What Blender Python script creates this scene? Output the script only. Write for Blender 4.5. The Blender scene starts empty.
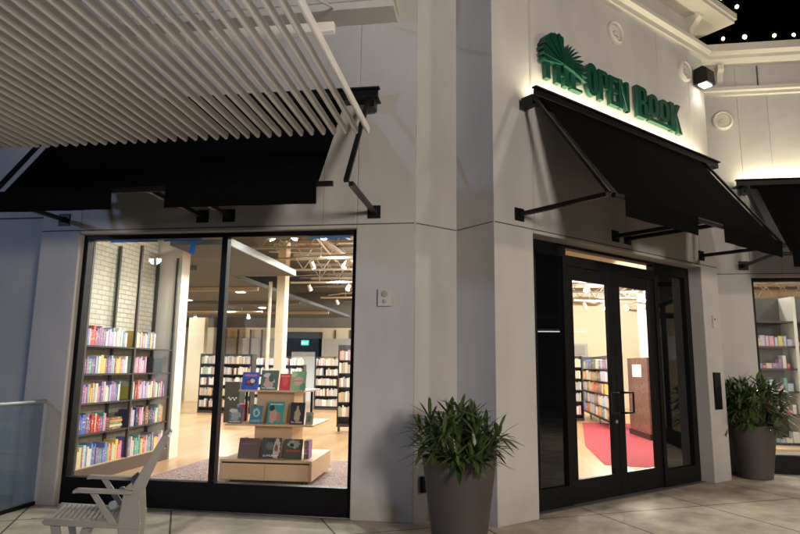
import bpy, math, random
from math import sin, cos, pi, radians
from mathutils import Matrix, Vector
random.seed(7)
sc = bpy.context.scene
COL = sc.collection
S = math.sqrt(.5)
H = 1.6
# ------------------------------------------------------------------ walls' own frames: x along wall, y into building, z up
DY = 6.581
ML = Matrix.Translation((0, DY, 0))
ME = Matrix.Translation((.0355, 6.578, 0)) @ Matrix.Rotation(radians(45), 4, 'Z')
MF = Matrix.Translation((0, 10.7, 0))
I4 = Matrix.Identity(4)
W = {}

# ------------------------------------------------------------------ materials
def newmat(name):
    m = bpy.data.materials.new(name); m.use_nodes = True
    nt = m.node_tree; b = nt.nodes['Principled BSDF']
    return m, nt, b
def rgb(c): return (c[0], c[1], c[2], 1)
def plain(name, c, rough=.6, metal=0, var=0.08, scale=6, bump=0, bscale=60, spec=None):
    m, nt, b = newmat(name)
    b.inputs['Roughness'].default_value = rough; b.inputs['Metallic'].default_value = metal
    if spec is not None: b.inputs['Specular IOR Level'].default_value = spec
    tc = nt.nodes.new('ShaderNodeTexCoord')
    n = nt.nodes.new('ShaderNodeTexNoise'); n.inputs['Scale'].default_value = scale; n.inputs['Detail'].default_value = 6
    nt.links.new(tc.outputs['Object'], n.inputs['Vector'])
    mx = nt.nodes.new('ShaderNodeMix'); mx.data_type = 'RGBA'
    mx.inputs[6].default_value = rgb([v*(1-var) for v in c]); mx.inputs[7].default_value = rgb([min(1, v*(1+var)) for v in c])
    nt.links.new(n.outputs['Fac'], mx.inputs[0]); nt.links.new(mx.outputs[2], b.inputs['Base Color'])
    if bump:
        n2 = nt.nodes.new('ShaderNodeTexNoise'); n2.inputs['Scale'].default_value = bscale; n2.inputs['Detail'].default_value = 4
        nt.links.new(tc.outputs['Object'], n2.inputs['Vector'])
        bp = nt.nodes.new('ShaderNodeBump'); bp.inputs['Strength'].default_value = bump; bp.inputs['Distance'].default_value = .01
        nt.links.new(n2.outputs['Fac'], bp.inputs['Height']); nt.links.new(bp.outputs['Normal'], b.inputs['Normal'])
    return m
def emit(name, c, s):
    m, nt, b = newmat(name)
    b.inputs['Base Color'].default_value = rgb(c); b.inputs['Emission Color'].default_value = rgb(c); b.inputs['Emission Strength'].default_value = s
    return m
def glassmat(name, tint=(1, 1, 1), refl=1.0, base=0.0, body=(.01, .01, .012)):
    m = bpy.data.materials.new(name); m.use_nodes = True; nt = m.node_tree; nt.nodes.clear()
    o = nt.nodes.new('ShaderNodeOutputMaterial'); t = nt.nodes.new('ShaderNodeBsdfTransparent'); t.inputs[0].default_value = rgb(tint)
    g = nt.nodes.new('ShaderNodeBsdfGlossy'); g.inputs['Roughness'].default_value = .01
    f = nt.nodes.new('ShaderNodeFresnel'); f.inputs[0].default_value = 1.5
    mx = nt.nodes.new('ShaderNodeMixShader')
    mu = nt.nodes.new('ShaderNodeMath'); mu.operation = 'MULTIPLY'; mu.inputs[1].default_value = refl; mu.use_clamp = True
    gg = nt.nodes.new('ShaderNodeNewGeometry'); iv = nt.nodes.new('ShaderNodeMath'); iv.operation = 'SUBTRACT'; iv.inputs[0].default_value = 1; nt.links.new(gg.outputs['Backfacing'], iv.inputs[1])
    m0 = nt.nodes.new('ShaderNodeMath'); m0.operation = 'MULTIPLY'; nt.links.new(f.outputs[0], m0.inputs[0]); nt.links.new(iv.outputs[0], m0.inputs[1])
    nt.links.new(m0.outputs[0], mu.inputs[0]); nt.links.new(mu.outputs[0], mx.inputs[0])
    if base > 0:
        d = nt.nodes.new('ShaderNodeBsdfDiffuse'); d.inputs[0].default_value = rgb(body)
        m2 = nt.nodes.new('ShaderNodeMixShader'); m2.inputs[0].default_value = base
        nt.links.new(t.outputs[0], m2.inputs[1]); nt.links.new(d.outputs[0], m2.inputs[2]); nt.links.new(m2.outputs[0], mx.inputs[1])
    else: nt.links.new(t.outputs[0], mx.inputs[1])
    nt.links.new(g.outputs[0], mx.inputs[2]); nt.links.new(mx.outputs[0], o.inputs[0])
    return m

def stucco(name, c):
    m, nt, b = newmat(name); b.inputs['Roughness'].default_value = .9; b.inputs['Specular IOR Level'].default_value = .2
    g = nt.nodes.new('ShaderNodeNewGeometry')
    n = nt.nodes.new('ShaderNodeTexNoise'); n.inputs['Scale'].default_value = .9; n.inputs['Detail'].default_value = 8; n.inputs['Roughness'].default_value = .6
    mp = nt.nodes.new('ShaderNodeMapping'); mp.inputs['Scale'].default_value = (1, 1, .45)
    nt.links.new(g.outputs['Position'], mp.inputs[0]); nt.links.new(mp.outputs[0], n.inputs['Vector'])
    r = nt.nodes.new('ShaderNodeValToRGB'); r.color_ramp.elements[0].position = .3; r.color_ramp.elements[1].position = .75
    r.color_ramp.elements[0].color = rgb([v*.80 for v in c]); r.color_ramp.elements[1].color = rgb([v*1.07 for v in c])
    nt.links.new(n.outputs['Fac'], r.inputs[0])
    # scuffs and dirt splashed near the ground
    sx = nt.nodes.new('ShaderNodeSeparateXYZ'); nt.links.new(g.outputs['Position'], sx.inputs[0])
    mr = nt.nodes.new('ShaderNodeMapRange'); mr.inputs[1].default_value = .45; mr.inputs[2].default_value = 0; mr.inputs[3].default_value = 0; mr.inputs[4].default_value = .55
    nt.links.new(sx.outputs[2], mr.inputs[0])
    n3 = nt.nodes.new('ShaderNodeTexNoise'); n3.inputs['Scale'].default_value = 5; n3.inputs['Detail'].default_value = 8
    nt.links.new(g.outputs['Position'], n3.inputs['Vector'])
    mu = nt.nodes.new('ShaderNodeMath'); mu.operation = 'MULTIPLY'; nt.links.new(mr.outputs[0], mu.inputs[0]); nt.links.new(n3.outputs['Fac'], mu.inputs[1])
    mx = nt.nodes.new('ShaderNodeMix'); mx.data_type = 'RGBA'; nt.links.new(mu.outputs[0], mx.inputs[0]); nt.links.new(r.outputs[0], mx.inputs[6])
    mx.inputs[7].default_value = rgb([c[0]*.45, c[1]*.42, c[2]*.38])
    # faint vertical run-off streaks and hand-height scuffs
    mp5 = nt.nodes.new('ShaderNodeMapping'); mp5.inputs['Scale'].default_value = (3.2, 3.2, .45); nt.links.new(g.outputs['Position'], mp5.inputs[0])
    n5 = nt.nodes.new('ShaderNodeTexNoise'); n5.inputs['Scale'].default_value = 1; n5.inputs['Detail'].default_value = 5; nt.links.new(mp5.outputs[0], n5.inputs['Vector'])
    r5 = nt.nodes.new('ShaderNodeMapRange'); r5.inputs[1].default_value = .52; r5.inputs[2].default_value = .8; r5.inputs[3].default_value = 0; r5.inputs[4].default_value = .2; nt.links.new(n5.outputs['Fac'], r5.inputs[0])
    mx5 = nt.nodes.new('ShaderNodeMix'); mx5.data_type = 'RGBA'; nt.links.new(r5.outputs[0], mx5.inputs[0]); nt.links.new(mx.outputs[2], mx5.inputs[6]); mx5.inputs[7].default_value = rgb([v*.62 for v in c])
    nt.links.new(mx5.outputs[2], b.inputs['Base Color'])
    n2 = nt.nodes.new('ShaderNodeTexNoise'); n2.inputs['Scale'].default_value = 90; n2.inputs['Detail'].default_value = 4
    nt.links.new(g.outputs['Position'], n2.inputs['Vector'])
    n4 = nt.nodes.new('ShaderNodeTexNoise'); n4.inputs['Scale'].default_value = 3; n4.inputs['Detail'].default_value = 2
    nt.links.new(g.outputs['Position'], n4.inputs['Vector'])
    bp = nt.nodes.new('ShaderNodeBump'); bp.inputs['Strength'].default_value = .25; bp.inputs['Distance'].default_value = .004
    bp2 = nt.nodes.new('ShaderNodeBump'); bp2.inputs['Strength'].default_value = .3; bp2.inputs['Distance'].default_value = .03
    nt.links.new(n2.outputs['Fac'], bp.inputs['Height']); nt.links.new(n4.outputs['Fac'], bp2.inputs['Height'])
    nt.links.new(bp2.outputs['Normal'], bp.inputs['Normal']); nt.links.new(bp.outputs['Normal'], b.inputs['Normal'])
    return m

def brickmat(name, c1, c2, cm, bw, rh, mort=.01, rot=0, off=.5, rough=.6, bump=.4, noise=.25, axes=None, grain=None, spec=.5):
    """tiles laid in metres; axes = rotation of the position before use"""
    m, nt, b = newmat(name); b.inputs['Roughness'].default_value = rough; b.inputs['Specular IOR Level'].default_value = spec
    g = nt.nodes.new('ShaderNodeNewGeometry'); mp = nt.nodes.new('ShaderNodeMapping')
    if axes: mp.inputs['Rotation'].default_value = axes
    else: mp.inputs['Rotation'].default_value = (0, 0, rot)
    nt.links.new(g.outputs['Position'], mp.inputs[0])
    br = nt.nodes.new('ShaderNodeTexBrick'); br.offset = off
    br.inputs['Color1'].default_value = rgb(c1); br.inputs['Color2'].default_value = rgb(c2); br.inputs['Mortar'].default_value = rgb(cm)
    br.inputs['Scale'].default_value = 1; br.inputs['Mortar Size'].default_value = mort; br.inputs['Brick Width'].default_value = bw; br.inputs['Row Height'].default_value = rh
    br.inputs['Mortar Smooth'].default_value = .2; br.inputs['Bias'].default_value = 0
    nt.links.new(mp.outputs[0], br.inputs['Vector'])
    n = nt.nodes.new('ShaderNodeTexNoise'); n.inputs['Scale'].default_value = 2.2; n.inputs['Detail'].default_value = 9; n.inputs['Roughness'].default_value = .65
    if grain:
        m2 = nt.nodes.new('ShaderNodeMapping'); m2.inputs['Scale'].default_value = grain
        nt.links.new(mp.outputs[0], m2.inputs[0]); nt.links.new(m2.outputs[0], n.inputs['Vector'])
    else: nt.links.new(mp.outputs[0], n.inputs['Vector'])
    mr = nt.nodes.new('ShaderNodeMapRange'); mr.inputs[1].default_value = .3; mr.inputs[2].default_value = .7; mr.inputs[3].default_value = 1-noise; mr.inputs[4].default_value = 1+noise
    nt.links.new(n.outputs['Fac'], mr.inputs[0])
    vm = nt.nodes.new('ShaderNodeVectorMath'); vm.operation = 'SCALE'
    nt.links.new(br.outputs['Color'], vm.inputs[0]); nt.links.new(mr.outputs[0], vm.inputs['Scale']); nt.links.new(vm.outputs[0], b.inputs['Base Color'])
    bp = nt.nodes.new('ShaderNodeBump'); bp.inputs['Strength'].default_value = bump; bp.inputs['Distance'].default_value = .006; bp.invert = True
    nt.links.new(br.outputs['Fac'], bp.inputs['Height']); nt.links.new(bp.outputs['Normal'], b.inputs['Normal'])
    return m

STUC = stucco('stucco_paint', (.50, .485, .46))
TRIM = plain('painted_trim', (.58, .55, .49), .7, var=.05, bump=.1)
GROOVE = plain('joint_shadow_gap', (.07, .065, .06), .9)
GROOVE2 = plain('filled_joint', (.27, .26, .245), .9)
BLACK = plain('black_metal', (.007, .007, .0075), .38, var=.3, scale=3, spec=.3)
BLACKM = plain('black_aluminium', (.006, .006, .0065), .45, var=.2, spec=.15)
FABRIC = plain('black_awning_fabric', (.0035, .0035, .0037), .9, var=.25, scale=3, bump=.3, bscale=300, spec=.04)
SLAT = plain('slat_paint', (.74, .71, .67), .55, var=.08, scale=2.5)
CONC = brickmat('concrete_paving', (.46, .40, .31), (.39, .34, .265), (.06, .05, .04), 1.5, 1.5, mort=.011, rot=radians(-28), off=0, rough=.75, bump=.6, noise=.42)
def spots(m, scale, rad, col):
    nt = m.node_tree; b = nt.nodes['Principled BSDF']; src = b.inputs['Base Color'].links[0].from_socket
    g = nt.nodes.new('ShaderNodeNewGeometry'); v = nt.nodes.new('ShaderNodeTexVoronoi'); v.inputs['Scale'].default_value = scale
    nt.links.new(g.outputs['Position'], v.inputs['Vector'])
    sp = nt.nodes.new('ShaderNodeSeparateColor'); nt.links.new(v.outputs['Color'], sp.inputs[0])
    mr = nt.nodes.new('ShaderNodeMath'); mr.operation = 'MULTIPLY'; mr.inputs[1].default_value = rad; nt.links.new(sp.outputs[0], mr.inputs[0])
    lt = nt.nodes.new('ShaderNodeMath'); lt.operation = 'LESS_THAN'; nt.links.new(v.outputs['Distance'], lt.inputs[0]); nt.links.new(mr.outputs[0], lt.inputs[1])
    ml = nt.nodes.new('ShaderNodeMath'); ml.operation = 'MULTIPLY'; ml.inputs[1].default_value = .6; nt.links.new(lt.outputs[0], ml.inputs[0])
    mx = nt.nodes.new('ShaderNodeMix'); mx.data_type = 'RGBA'; nt.links.new(ml.outputs[0], mx.inputs[0]); nt.links.new(src, mx.inputs[6]); mx.inputs[7].default_value = rgb(col)
    nt.links.new(mx.outputs[2], b.inputs['Base Color'])
spots(CONC, 2.6, .07, (.06, .05, .04))
ASPH = plain('asphalt', (.05, .05, .05), .9, var=.3)
WOOD = brickmat('oak_plank_floor', (.50, .29, .13), (.60, .37, .19), (.22, .12, .06), 1.6, .14, mort=.003, rot=radians(90), rough=.28, bump=.2, noise=.12, grain=(1, 14, 1))
BRICKW = brickmat('white_painted_brick', (.62, .60, .50), (.56, .54, .45), (.40, .38, .31), .2, .075, mort=.008, axes=(radians(-90), radians(90), 0), rough=.6, bump=1, noise=.05)
CREAM = plain('cream_wall_paint', (.70, .62, .45), .7, var=.04)
WHITE = plain('white_wall_paint', (.8, .78, .7), .6, var=.03)
GREYC = plain('grey_ceiling_paint', (.08, .092, .108), .8, var=.15, scale=1.5)
DARKC = plain('dark_ceiling_paint', (.17, .16, .15), .85, var=.3, scale=.8)
GALV = plain('galvanised_edge', (.30, .33, .35), .45, .3)
JOIST = plain('joist_paint', (.50, .44, .37), .6, var=.2)
MAPLE = plain('pale_birch_veneer', (.66, .46, .27), .45, var=.12, scale=4)
DKWOOD = plain('brown_plinth_wood', (.085, .055, .04), .5, var=.2)
DKMET = plain('dark_shelf_metal', (.05, .045, .042), .4, .3)
GREEN = plain('green_sign_enamel', (.004, .05, .029), .35, var=.1)
POT = plain('brown_planter_resin', (.058, .05, .043), .55, var=.25, scale=3, bump=.2)
SOIL = plain('potting_soil', (.03, .022, .015), .95, var=.4, scale=40)
RED = plain('red_carpet_pile', (.40, .045, .065), .95, var=.15, scale=30, bump=.5, bscale=400)
GRANITE = plain('red_brown_granite', (.15, .07, .05), .25, var=.75, scale=18)
GREYP = plain('grey_painted_panel', (.42, .42, .40), .6)
BULBM = emit('bulb_glow', (1, .72, .32), 14)
STRIPM = emit('strip_glow', (1, .86, .55), 6)
TRKM = emit('track_lamp_glow', (1, .93, .78), 45)
DLM = emit('downlight_glow', (1, .95, .82), 25)
TUBEM = emit('tube_lamp_glow', (.8, .92, 1), 9)
EXITM = emit('exit_sign_green', (.02, .8, .35), 1.3)
GLASS = glassmat('window_glass', (.97, .98, .97), .9, .012, (.6, .6, .6))
GLASS2 = glassmat('door_glass', (.98, .98, .97), .9)
GLASSD = glassmat('tinted_sidelight_glass', (.10, .11, .12), 1.6, .55, (.006, .007, .009))
GLASSR = glassmat('railing_glass', (.80, .88, .93), 1.3, .3, (.2, .26, .32))
PAPER = plain('white_paper', (.8, .79, .76), .8, var=.02)
TAPE = plain('blue_masking_tape', (.02, .19, .62), .7)
PLAST = plain('ivory_plastic', (.50, .47, .42), .5)
CHAIRM = plain('chair_resin', (.32, .305, .27), .5, var=.12, scale=5)

# leaf material
LEAF, nt, b = newmat('palm_leaf'); b.inputs['Roughness'].default_value = .38
g = nt.nodes.new('ShaderNodeNewGeometry'); r = nt.nodes.new('ShaderNodeValToRGB')
r.color_ramp.elements[0].color = (.028, .055, .014, 1); r.color_ramp.elements[1].color = (.085, .13, .03, 1)
nt.links.new(g.outputs['Random Per Island'], r.inputs[0]); nt.links.new(r.outputs[0], b.inputs['Base Color'])

# book material: colour from the object, title band and small type on the spine
BOOK, nt, b = newmat('book_cloth'); b.inputs['Roughness'].default_value = .4
oi = nt.nodes.new('ShaderNodeObjectInfo'); tc = nt.nodes.new('ShaderNodeTexCoord'); sx = nt.nodes.new('ShaderNodeSeparateXYZ')
nt.links.new(tc.outputs['Generated'], sx.inputs[0])
wv = nt.nodes.new('ShaderNodeTexNoise'); wv.inputs['Scale'].default_value = 1; wv.noise_dimensions = '4D'
mpb = nt.nodes.new('ShaderNodeMapping'); mpb.inputs['Scale'].default_value = (2.2, 1.5, 16); nt.links.new(tc.outputs['Generated'], mpb.inputs[0])
nt.links.new(mpb.outputs[0], wv.inputs['Vector'])
ma = nt.nodes.new('ShaderNodeMath'); ma.operation = 'COMPARE'; ma.inputs[1].default_value = .55; ma.inputs[2].default_value = .3; nt.links.new(sx.outputs[2], ma.inputs[0])
mc = nt.nodes.new('ShaderNodeMath'); mc.operation = 'COMPARE'; mc.inputs[1].default_value = .5; mc.inputs[2].default_value = .3; nt.links.new(sx.outputs[0], mc.inputs[0])
mm = nt.nodes.new('ShaderNodeMath'); mm.operation = 'MULTIPLY'; nt.links.new(ma.outputs[0], mm.inputs[0]); nt.links.new(mc.outputs[0], mm.inputs[1])
mul = nt.nodes.new('ShaderNodeMath'); mul.operation = 'MULTIPLY'; mul.inputs[1].default_value = 50
nt.links.new(oi.outputs['Random'], mul.inputs[0]); nt.links.new(mul.outputs[0], wv.inputs['W'])
gt = nt.nodes.new('ShaderNodeMath'); gt.operation = 'GREATER_THAN'; gt.inputs[1].default_value = .56; nt.links.new(wv.outputs['Fac'], gt.inputs[0])
mx = nt.nodes.new('ShaderNodeMix'); mx.data_type = 'RGBA'; mx.inputs[7].default_value = (.75, .70, .60, 1)
nt.links.new(oi.outputs['Color'], mx.inputs[6])
m8 = nt.nodes.new('ShaderNodeMath'); m8.operation = 'MULTIPLY'; nt.links.new(mm.outputs[0], m8.inputs[1]); nt.links.new(gt.outputs[0], m8.inputs[0])
nt.links.new(m8.outputs[0], mx.inputs[0]); nt.links.new(mx.outputs[2], b.inputs['Base Color'])
# coloured-by-corner material for the mass of far books
BKST, nt, b = newmat('far_book_spines'); at = nt.nodes.new('ShaderNodeAttribute'); at.attribute_name = 'Col'
nt.links.new(at.outputs['Color'], b.inputs['Base Color']); b.inputs['Roughness'].default_value = .5
# patterned rug
RUG, nt, b = newmat('patterned_rug'); g = nt.nodes.new('ShaderNodeNewGeometry')
n = nt.nodes.new('ShaderNodeTexVoronoi'); n.inputs['Scale'].default_value = 13; nt.links.new(g.outputs['Position'], n.inputs['Vector'])
r = nt.nodes.new('ShaderNodeValToRGB'); r.color_ramp.interpolation = 'CONSTANT'
for p_, c_ in ((0, (.42, .34, .28)), (.22, (.16, .05, .07)), (.36, (.50, .43, .36)), (.5, (.12, .09, .14)), (.62, (.34, .2, .18))):
    e = r.color_ramp.elements.new(p_) if p_ else r.color_ramp.elements[0]; e.color = rgb(c_)
r.color_ramp.elements[-1].color = (.45, .4, .36, 1)
nt.links.new(n.outputs['Distance'], r.inputs[0]); nt.links.new(r.outputs[0], b.inputs['Base Color']); b.inputs['Roughness'].default_value = .95

def cover(name, bg, blobs, bands=()):
    """printed cover: ellipses and bars in the cover's own 0..1 coordinates (x across, z up)"""
    m, nt, b = newmat(name); b.inputs['Roughness'].default_value = .3
    tc = nt.nodes.new('ShaderNodeTexCoord'); sx = nt.nodes.new('ShaderNodeSeparateXYZ'); nt.links.new(tc.outputs['Generated'], sx.inputs[0])
    nz = nt.nodes.new('ShaderNodeTexNoise'); nz.inputs['Scale'].default_value = 7; nt.links.new(tc.outputs['Generated'], nz.inputs['Vector'])
    def M(op, a, bb, clamp=False):
        k = nt.nodes.new('ShaderNodeMath'); k.operation = op; k.use_clamp = clamp
        for i, v in enumerate((a, bb)):
            if isinstance(v, (int, float)): k.inputs[i].default_value = v
            else: nt.links.new(v, k.inputs[i])
        return k.outputs[0]
    cur = None
    def layer(mask, col):
        nonlocal cur
        k = nt.nodes.new('ShaderNodeMix'); k.data_type = 'RGBA'
        nt.links.new(mask, k.inputs[0])
        if cur is None: k.inputs[6].default_value = rgb(bg)
        else: nt.links.new(cur, k.inputs[6])
        k.inputs[7].default_value = rgb(col); cur = k.outputs[2]
    for cx, cz, rx, rz, col in blobs:
        dx = M('DIVIDE', M('SUBTRACT', sx.outputs[0], cx), rx); dz = M('DIVIDE', M('SUBTRACT', sx.outputs[2], cz), rz)
        d = M('ADD', M('ADD', M('MULTIPLY', dx, dx), M('MULTIPLY', dz, dz)), M('MULTIPLY', M('SUBTRACT', nz.outputs['Fac'], .5), 2.2))
        layer(M('LESS_THAN', d, 1.0), col)
    wn = nt.nodes.new('ShaderNodeTexNoise'); wn.inputs['Scale'].default_value = 22; nt.links.new(tc.outputs['Generated'], wn.inputs['Vector'])
    for cz, hz, col in bands:
        k = M('MULTIPLY', M('LESS_THAN', M('ABSOLUTE', M('SUBTRACT', sx.outputs[2], cz), 0), hz), M('LESS_THAN', M('ABSOLUTE', M('SUBTRACT', sx.outputs[0], .5), 0), .38))
        layer(M('MULTIPLY', k, M('GREATER_THAN', wn.outputs['Fac'], .47)), col)
    if cur is not None: nt.links.new(cur, b.inputs['Base Color'])
    else: b.inputs['Base Color'].default_value = rgb(bg)
    return m

# ------------------------------------------------------------------ mesh builder
class MB:
    def __init__(s, M=I4): s.v = []; s.f = []; s.M = M; s.fc = []
    def add(s, vs, fs, M=None):
        k = len(s.v); T = s.M @ M if M else s.M
        s.v += [T @ Vector(p) for p in vs]; s.f += [tuple(i+k for i in f) for f in fs]; return s
    def box(s, x0, x1, y0, y1, z0, z1, M=None):
        v = [(x0,y0,z0),(x1,y0,z0),(x1,y1,z0),(x0,y1,z0),(x0,y0,z1),(x1,y0,z1),(x1,y1,z1),(x0,y1,z1)]
        return s.add(v, [(0,3,2,1),(4,5,6,7),(0,1,5,4),(1,2,6,5),(2,3,7,6),(3,0,4,7)], M)
    def prism(s, pts, a, b, axis='z', M=None):
        n = len(pts)
        def P(p, t):
            return (p[0], p[1], t) if axis == 'z' else ((t, p[0], p[1]) if axis == 'x' else (p[0], t, p[1]))
        v = [P(p, a) for p in pts] + [P(p, b) for p in pts]
        return s.add(v, [tuple(range(n))[::-1], tuple(range(n, 2*n))] + [(i, (i+1) % n, n+(i+1) % n, n+i) for i in range(n)], M)
    def tube(s, p0, p1, r0, r1=None, n=10, sq=None):
        p0 = Vector(p0); p1 = Vector(p1); d = p1-p0; L = d.length
        if L < 1e-6: return s
        r1 = r0 if r1 is None else r1
        q = d.to_track_quat('Z', 'Y').to_matrix().to_4x4(); T = Matrix.Translation(p0) @ q
        if sq:
            return s.box(-sq[0]/2, sq[0]/2, -sq[1]/2, sq[1]/2, 0, L, T)
        v = [(r0*cos(2*pi*i/n), r0*sin(2*pi*i/n), 0) for i in range(n)] + [(r1*cos(2*pi*i/n), r1*sin(2*pi*i/n), L) for i in range(n)]
        return s.add(v, [tuple(range(n))[::-1], tuple(range(n, 2*n))] + [(i, (i+1) % n, n+(i+1) % n, n+i) for i in range(n)], T)
    def lathe(s, prof, n=32, M=None, close=True):
        v = []; f = []
        for r_, z_ in prof:
            for i in range(n): v.append((r_*cos(2*pi*i/n), r_*sin(2*pi*i/n), z_))
        for j in range(len(prof)-1):
            for i in range(n): f.append((j*n+i, j*n+(i+1) % n, (j+1)*n+(i+1) % n, (j+1)*n+i))
        if close: f.append(tuple(range(n))[::-1]); f.append(tuple(range((len(prof)-1)*n, len(prof)*n)))
        return s.add(v, f, M)
    def build(s, name, mat, parent=None, smooth=False, bevel=0, seg=2):
        me = bpy.data.meshes.new(name)
        T = W[parent.name].inverted() if parent is not None else None
        me.from_pydata([tuple(T @ p) if T else tuple(p) for p in s.v], [], s.f)
        me.materials.append(mat); me.validate(); me.update()
        o = bpy.data.objects.new(name, me); COL.objects.link(o)
        if smooth:
            for p in me.polygons: p.use_smooth = True
            try: me.set_sharp_from_angle(angle=radians(40))
            except Exception: pass
        if parent is not None: o.parent = parent; W[o.name] = W[parent.name]
        else: W[o.name] = I4
        if bevel:
            m = o.modifiers.new('bevel', 'BEVEL'); m.width = bevel; m.segments = seg; m.limit_method = 'ANGLE'
        return o

def tag(o, label=None, cat=None, group=None, kind=None):
    if label: o['label'] = label
    if cat: o['category'] = cat
    if group: o['group'] = group
    if kind: o['kind'] = kind
    return o
def thing(name, label, cat, loc=(0, 0, 0), rz=0, group=None):
    o = bpy.data.objects.new(name, None); COL.objects.link(o); o.empty_display_size = .1
    o.location = loc; o.rotation_euler = (0, 0, rz)
    W[o.name] = Matrix.Translation(loc) @ Matrix.Rotation(rz, 4, 'Z')
    return tag(o, label, cat, group)
def solid(name, mb, mat, label, cat, group=None, **k):
    """a thing that is one mesh"""
    return tag(mb.build(name, mat, **k), label, cat, group)

# ------------------------------------------------------------------ ground
tag(MB().box(-60, 60, -60, 90, -.3, -.02).build('ground', ASPH), kind='structure')
tag(MB().prism([(-5.14, -8), (14, -8), (14, 10.72), (3.2, 10.72), (-.3, 7.2), (-.83, 6.62), (-5.14, 6.62)], -.018, 0).build('pavement', CONC), kind='structure')
tag(MB().box(-20, -5.2, -8, 7.04, -.17, -.12).build('lower_walkway', plain('dark_walkway', (.05, .05, .05), .7)), kind='structure')
tag(MB().prism([(-24, 7.3), (-6.0, 7.3), (-6.0, 7.15), (-5.2, 7.15), (-5.2, 6.84), (-.9, 6.84), (-.05, 7.1), (3.1, 10.2), (3.3, 11), (16, 11), (16, 31), (-24, 31)], -.016, .004).build('wood_floor', WOOD), kind='structure')

# ------------------------------------------------------------------ the building
B = thing('bookstore_building', 'pale stucco bookstore with a lit corner entrance and wide display windows', 'building', (0, 7.2, 0))
# left wall
T = .25
mb = MB(ML)
mb.box(-5.45, -4.93, 0, T, -.2, 8.2)               # pier left of the window
mb.box(-1.5, -.83, 0, T, 0, 8.2)                   # pier right of the window
mb.box(-4.93, -1.5, 0, T, 3.14, 8.2)               # above the window
mb.build('wall', STUC, B, bevel=.012)
mb = MB(ML); mb.box(-14, -5.451, .47, .56, -.3, 8.2); mb.box(-5.45, -5.28, .251, .56, -.2, 8.2); mb.build('wall', STUC, B)
# notch faces (parallel and square to the entrance)
mb = MB()
mb.prism([(-.8299, DY+.0008), (-.3975, 7.0135), (.0355-.0005, 6.5785), (.2, 6.9), (-.4, 7.45), (-.8299, 7.0)], 0, 8.2)
mb.build('wall', STUC, B)
# entrance bay
SE = 4.88
mb = MB(ME)
mb.box(0, .635, 0, .35, 0, 6.95); mb.box(4.39, SE, 0, .35, 0, 6.95)
mb.box(.635, 4.39, 0, .35, 3.14, 6.95)
mb.box(SE-.14, SE, .35, .96, 0, 6.95)
mb.build('wall', STUC, B, bevel=.012)
# far wall
mb = MB(MF)
mb.box(2.82, 4.24, 0, .25, 0, 6.9); mb.box(4.24, 12, 0, .25, 3.12, 6.9); mb.box(9.5, 12, 0, .25, 0, 3.12)
mb.build('wall', STUC, B, bevel=.01)
# reglet joints: recessed-looking thin dark strips 2 mm proud
def joint(M, x0, x1, z, w=.012): return MB(M).box(x0, x1, -.002, .001, z-w/2, z+w/2).build('joint', GROOVE, B)
joint(ML, -5.44, -.84, 3.183); joint(ME, .012, SE-.01, 3.183); joint(MF, 3.2, 9, 3.183)
joint(Matrix.Translation((0, DY+.47, 0)), -14, -5.46, 3.48, .02)
MB(Matrix.Translation((-.83, DY, 0)) @ Matrix.Rotation(radians(45), 4, 'Z')).box(.01, .605, -.002, .001, 3.177, 3.189).build('joint', GROOVE, B)
MB(Matrix.Translation((-.3975, 7.0135, 0)) @ Matrix.Rotation(radians(-45), 4, 'Z')).box(.01, .6, -.002, .001, 3.177, 3.189).build('joint', GROOVE, B)
def vjoint(M, x, z0, z1): return MB(M).box(x-.003, x+.003, -.0015, .001, z0, z1).build('joint', GROOVE2, B)
vjoint(ML, -4.53, 3.2, 8); vjoint(ML, -1.894, 3.2, 5.3)
vjoint(ME, .66, 3.2, 4.7); vjoint(ME, 4.2, 3.2, 4.7); vjoint(ME, 3.5, 6.0, 6.66); vjoint(ME, .66, 4.95, 6.66); vjoint(ME, 2.5, 3.2, 4.7)
vjoint(MF, 4.72, 3.2, 6.28); vjoint(MF, 5.9, 3.2, 6.28)

# parapet / cornice of the bay
mb = MB(ME)
prof = [(0.01, 6.66), (-.07, 6.68), (-.07, 6.76), (-.13, 6.80), (-.13, 6.86), (-.10, 6.9), (-.02, 6.95), (.3, 6.95), (.3, 6.66)]
mb.prism(prof, -.1, SE+.1, 'x'); mb.build('cornice', TRIM, B)
mb = MB(ME); mb.box(-.02, SE-.08, .04, .4, 6.951, 7.3); mb.box(SE-.4, SE-.08, .4, 2, 6.951, 7.3); mb.build('frieze', STUC, B)
mb = MB(ME)
mb.box(-.5, SE+.42, -.38, 2.2, 7.3, 7.36); mb.box(-.53, SE+.45, -.41, 2.2, 7.361, 7.47)
mb.build('eave', TRIM, B, bevel=.006)
for x in (.5, 2.6, 4.55):
    mb = MB(ME); mb.prism([(.05, 7.298), (-.2, 7.298), (-.2, 7.24), (-.12, 7.17), (-.045, 7.1), (-.03, 6.99), (.05, 6.97)], x-.06, x+.06, 'x'); mb.build('bracket', TRIM, B)
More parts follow.
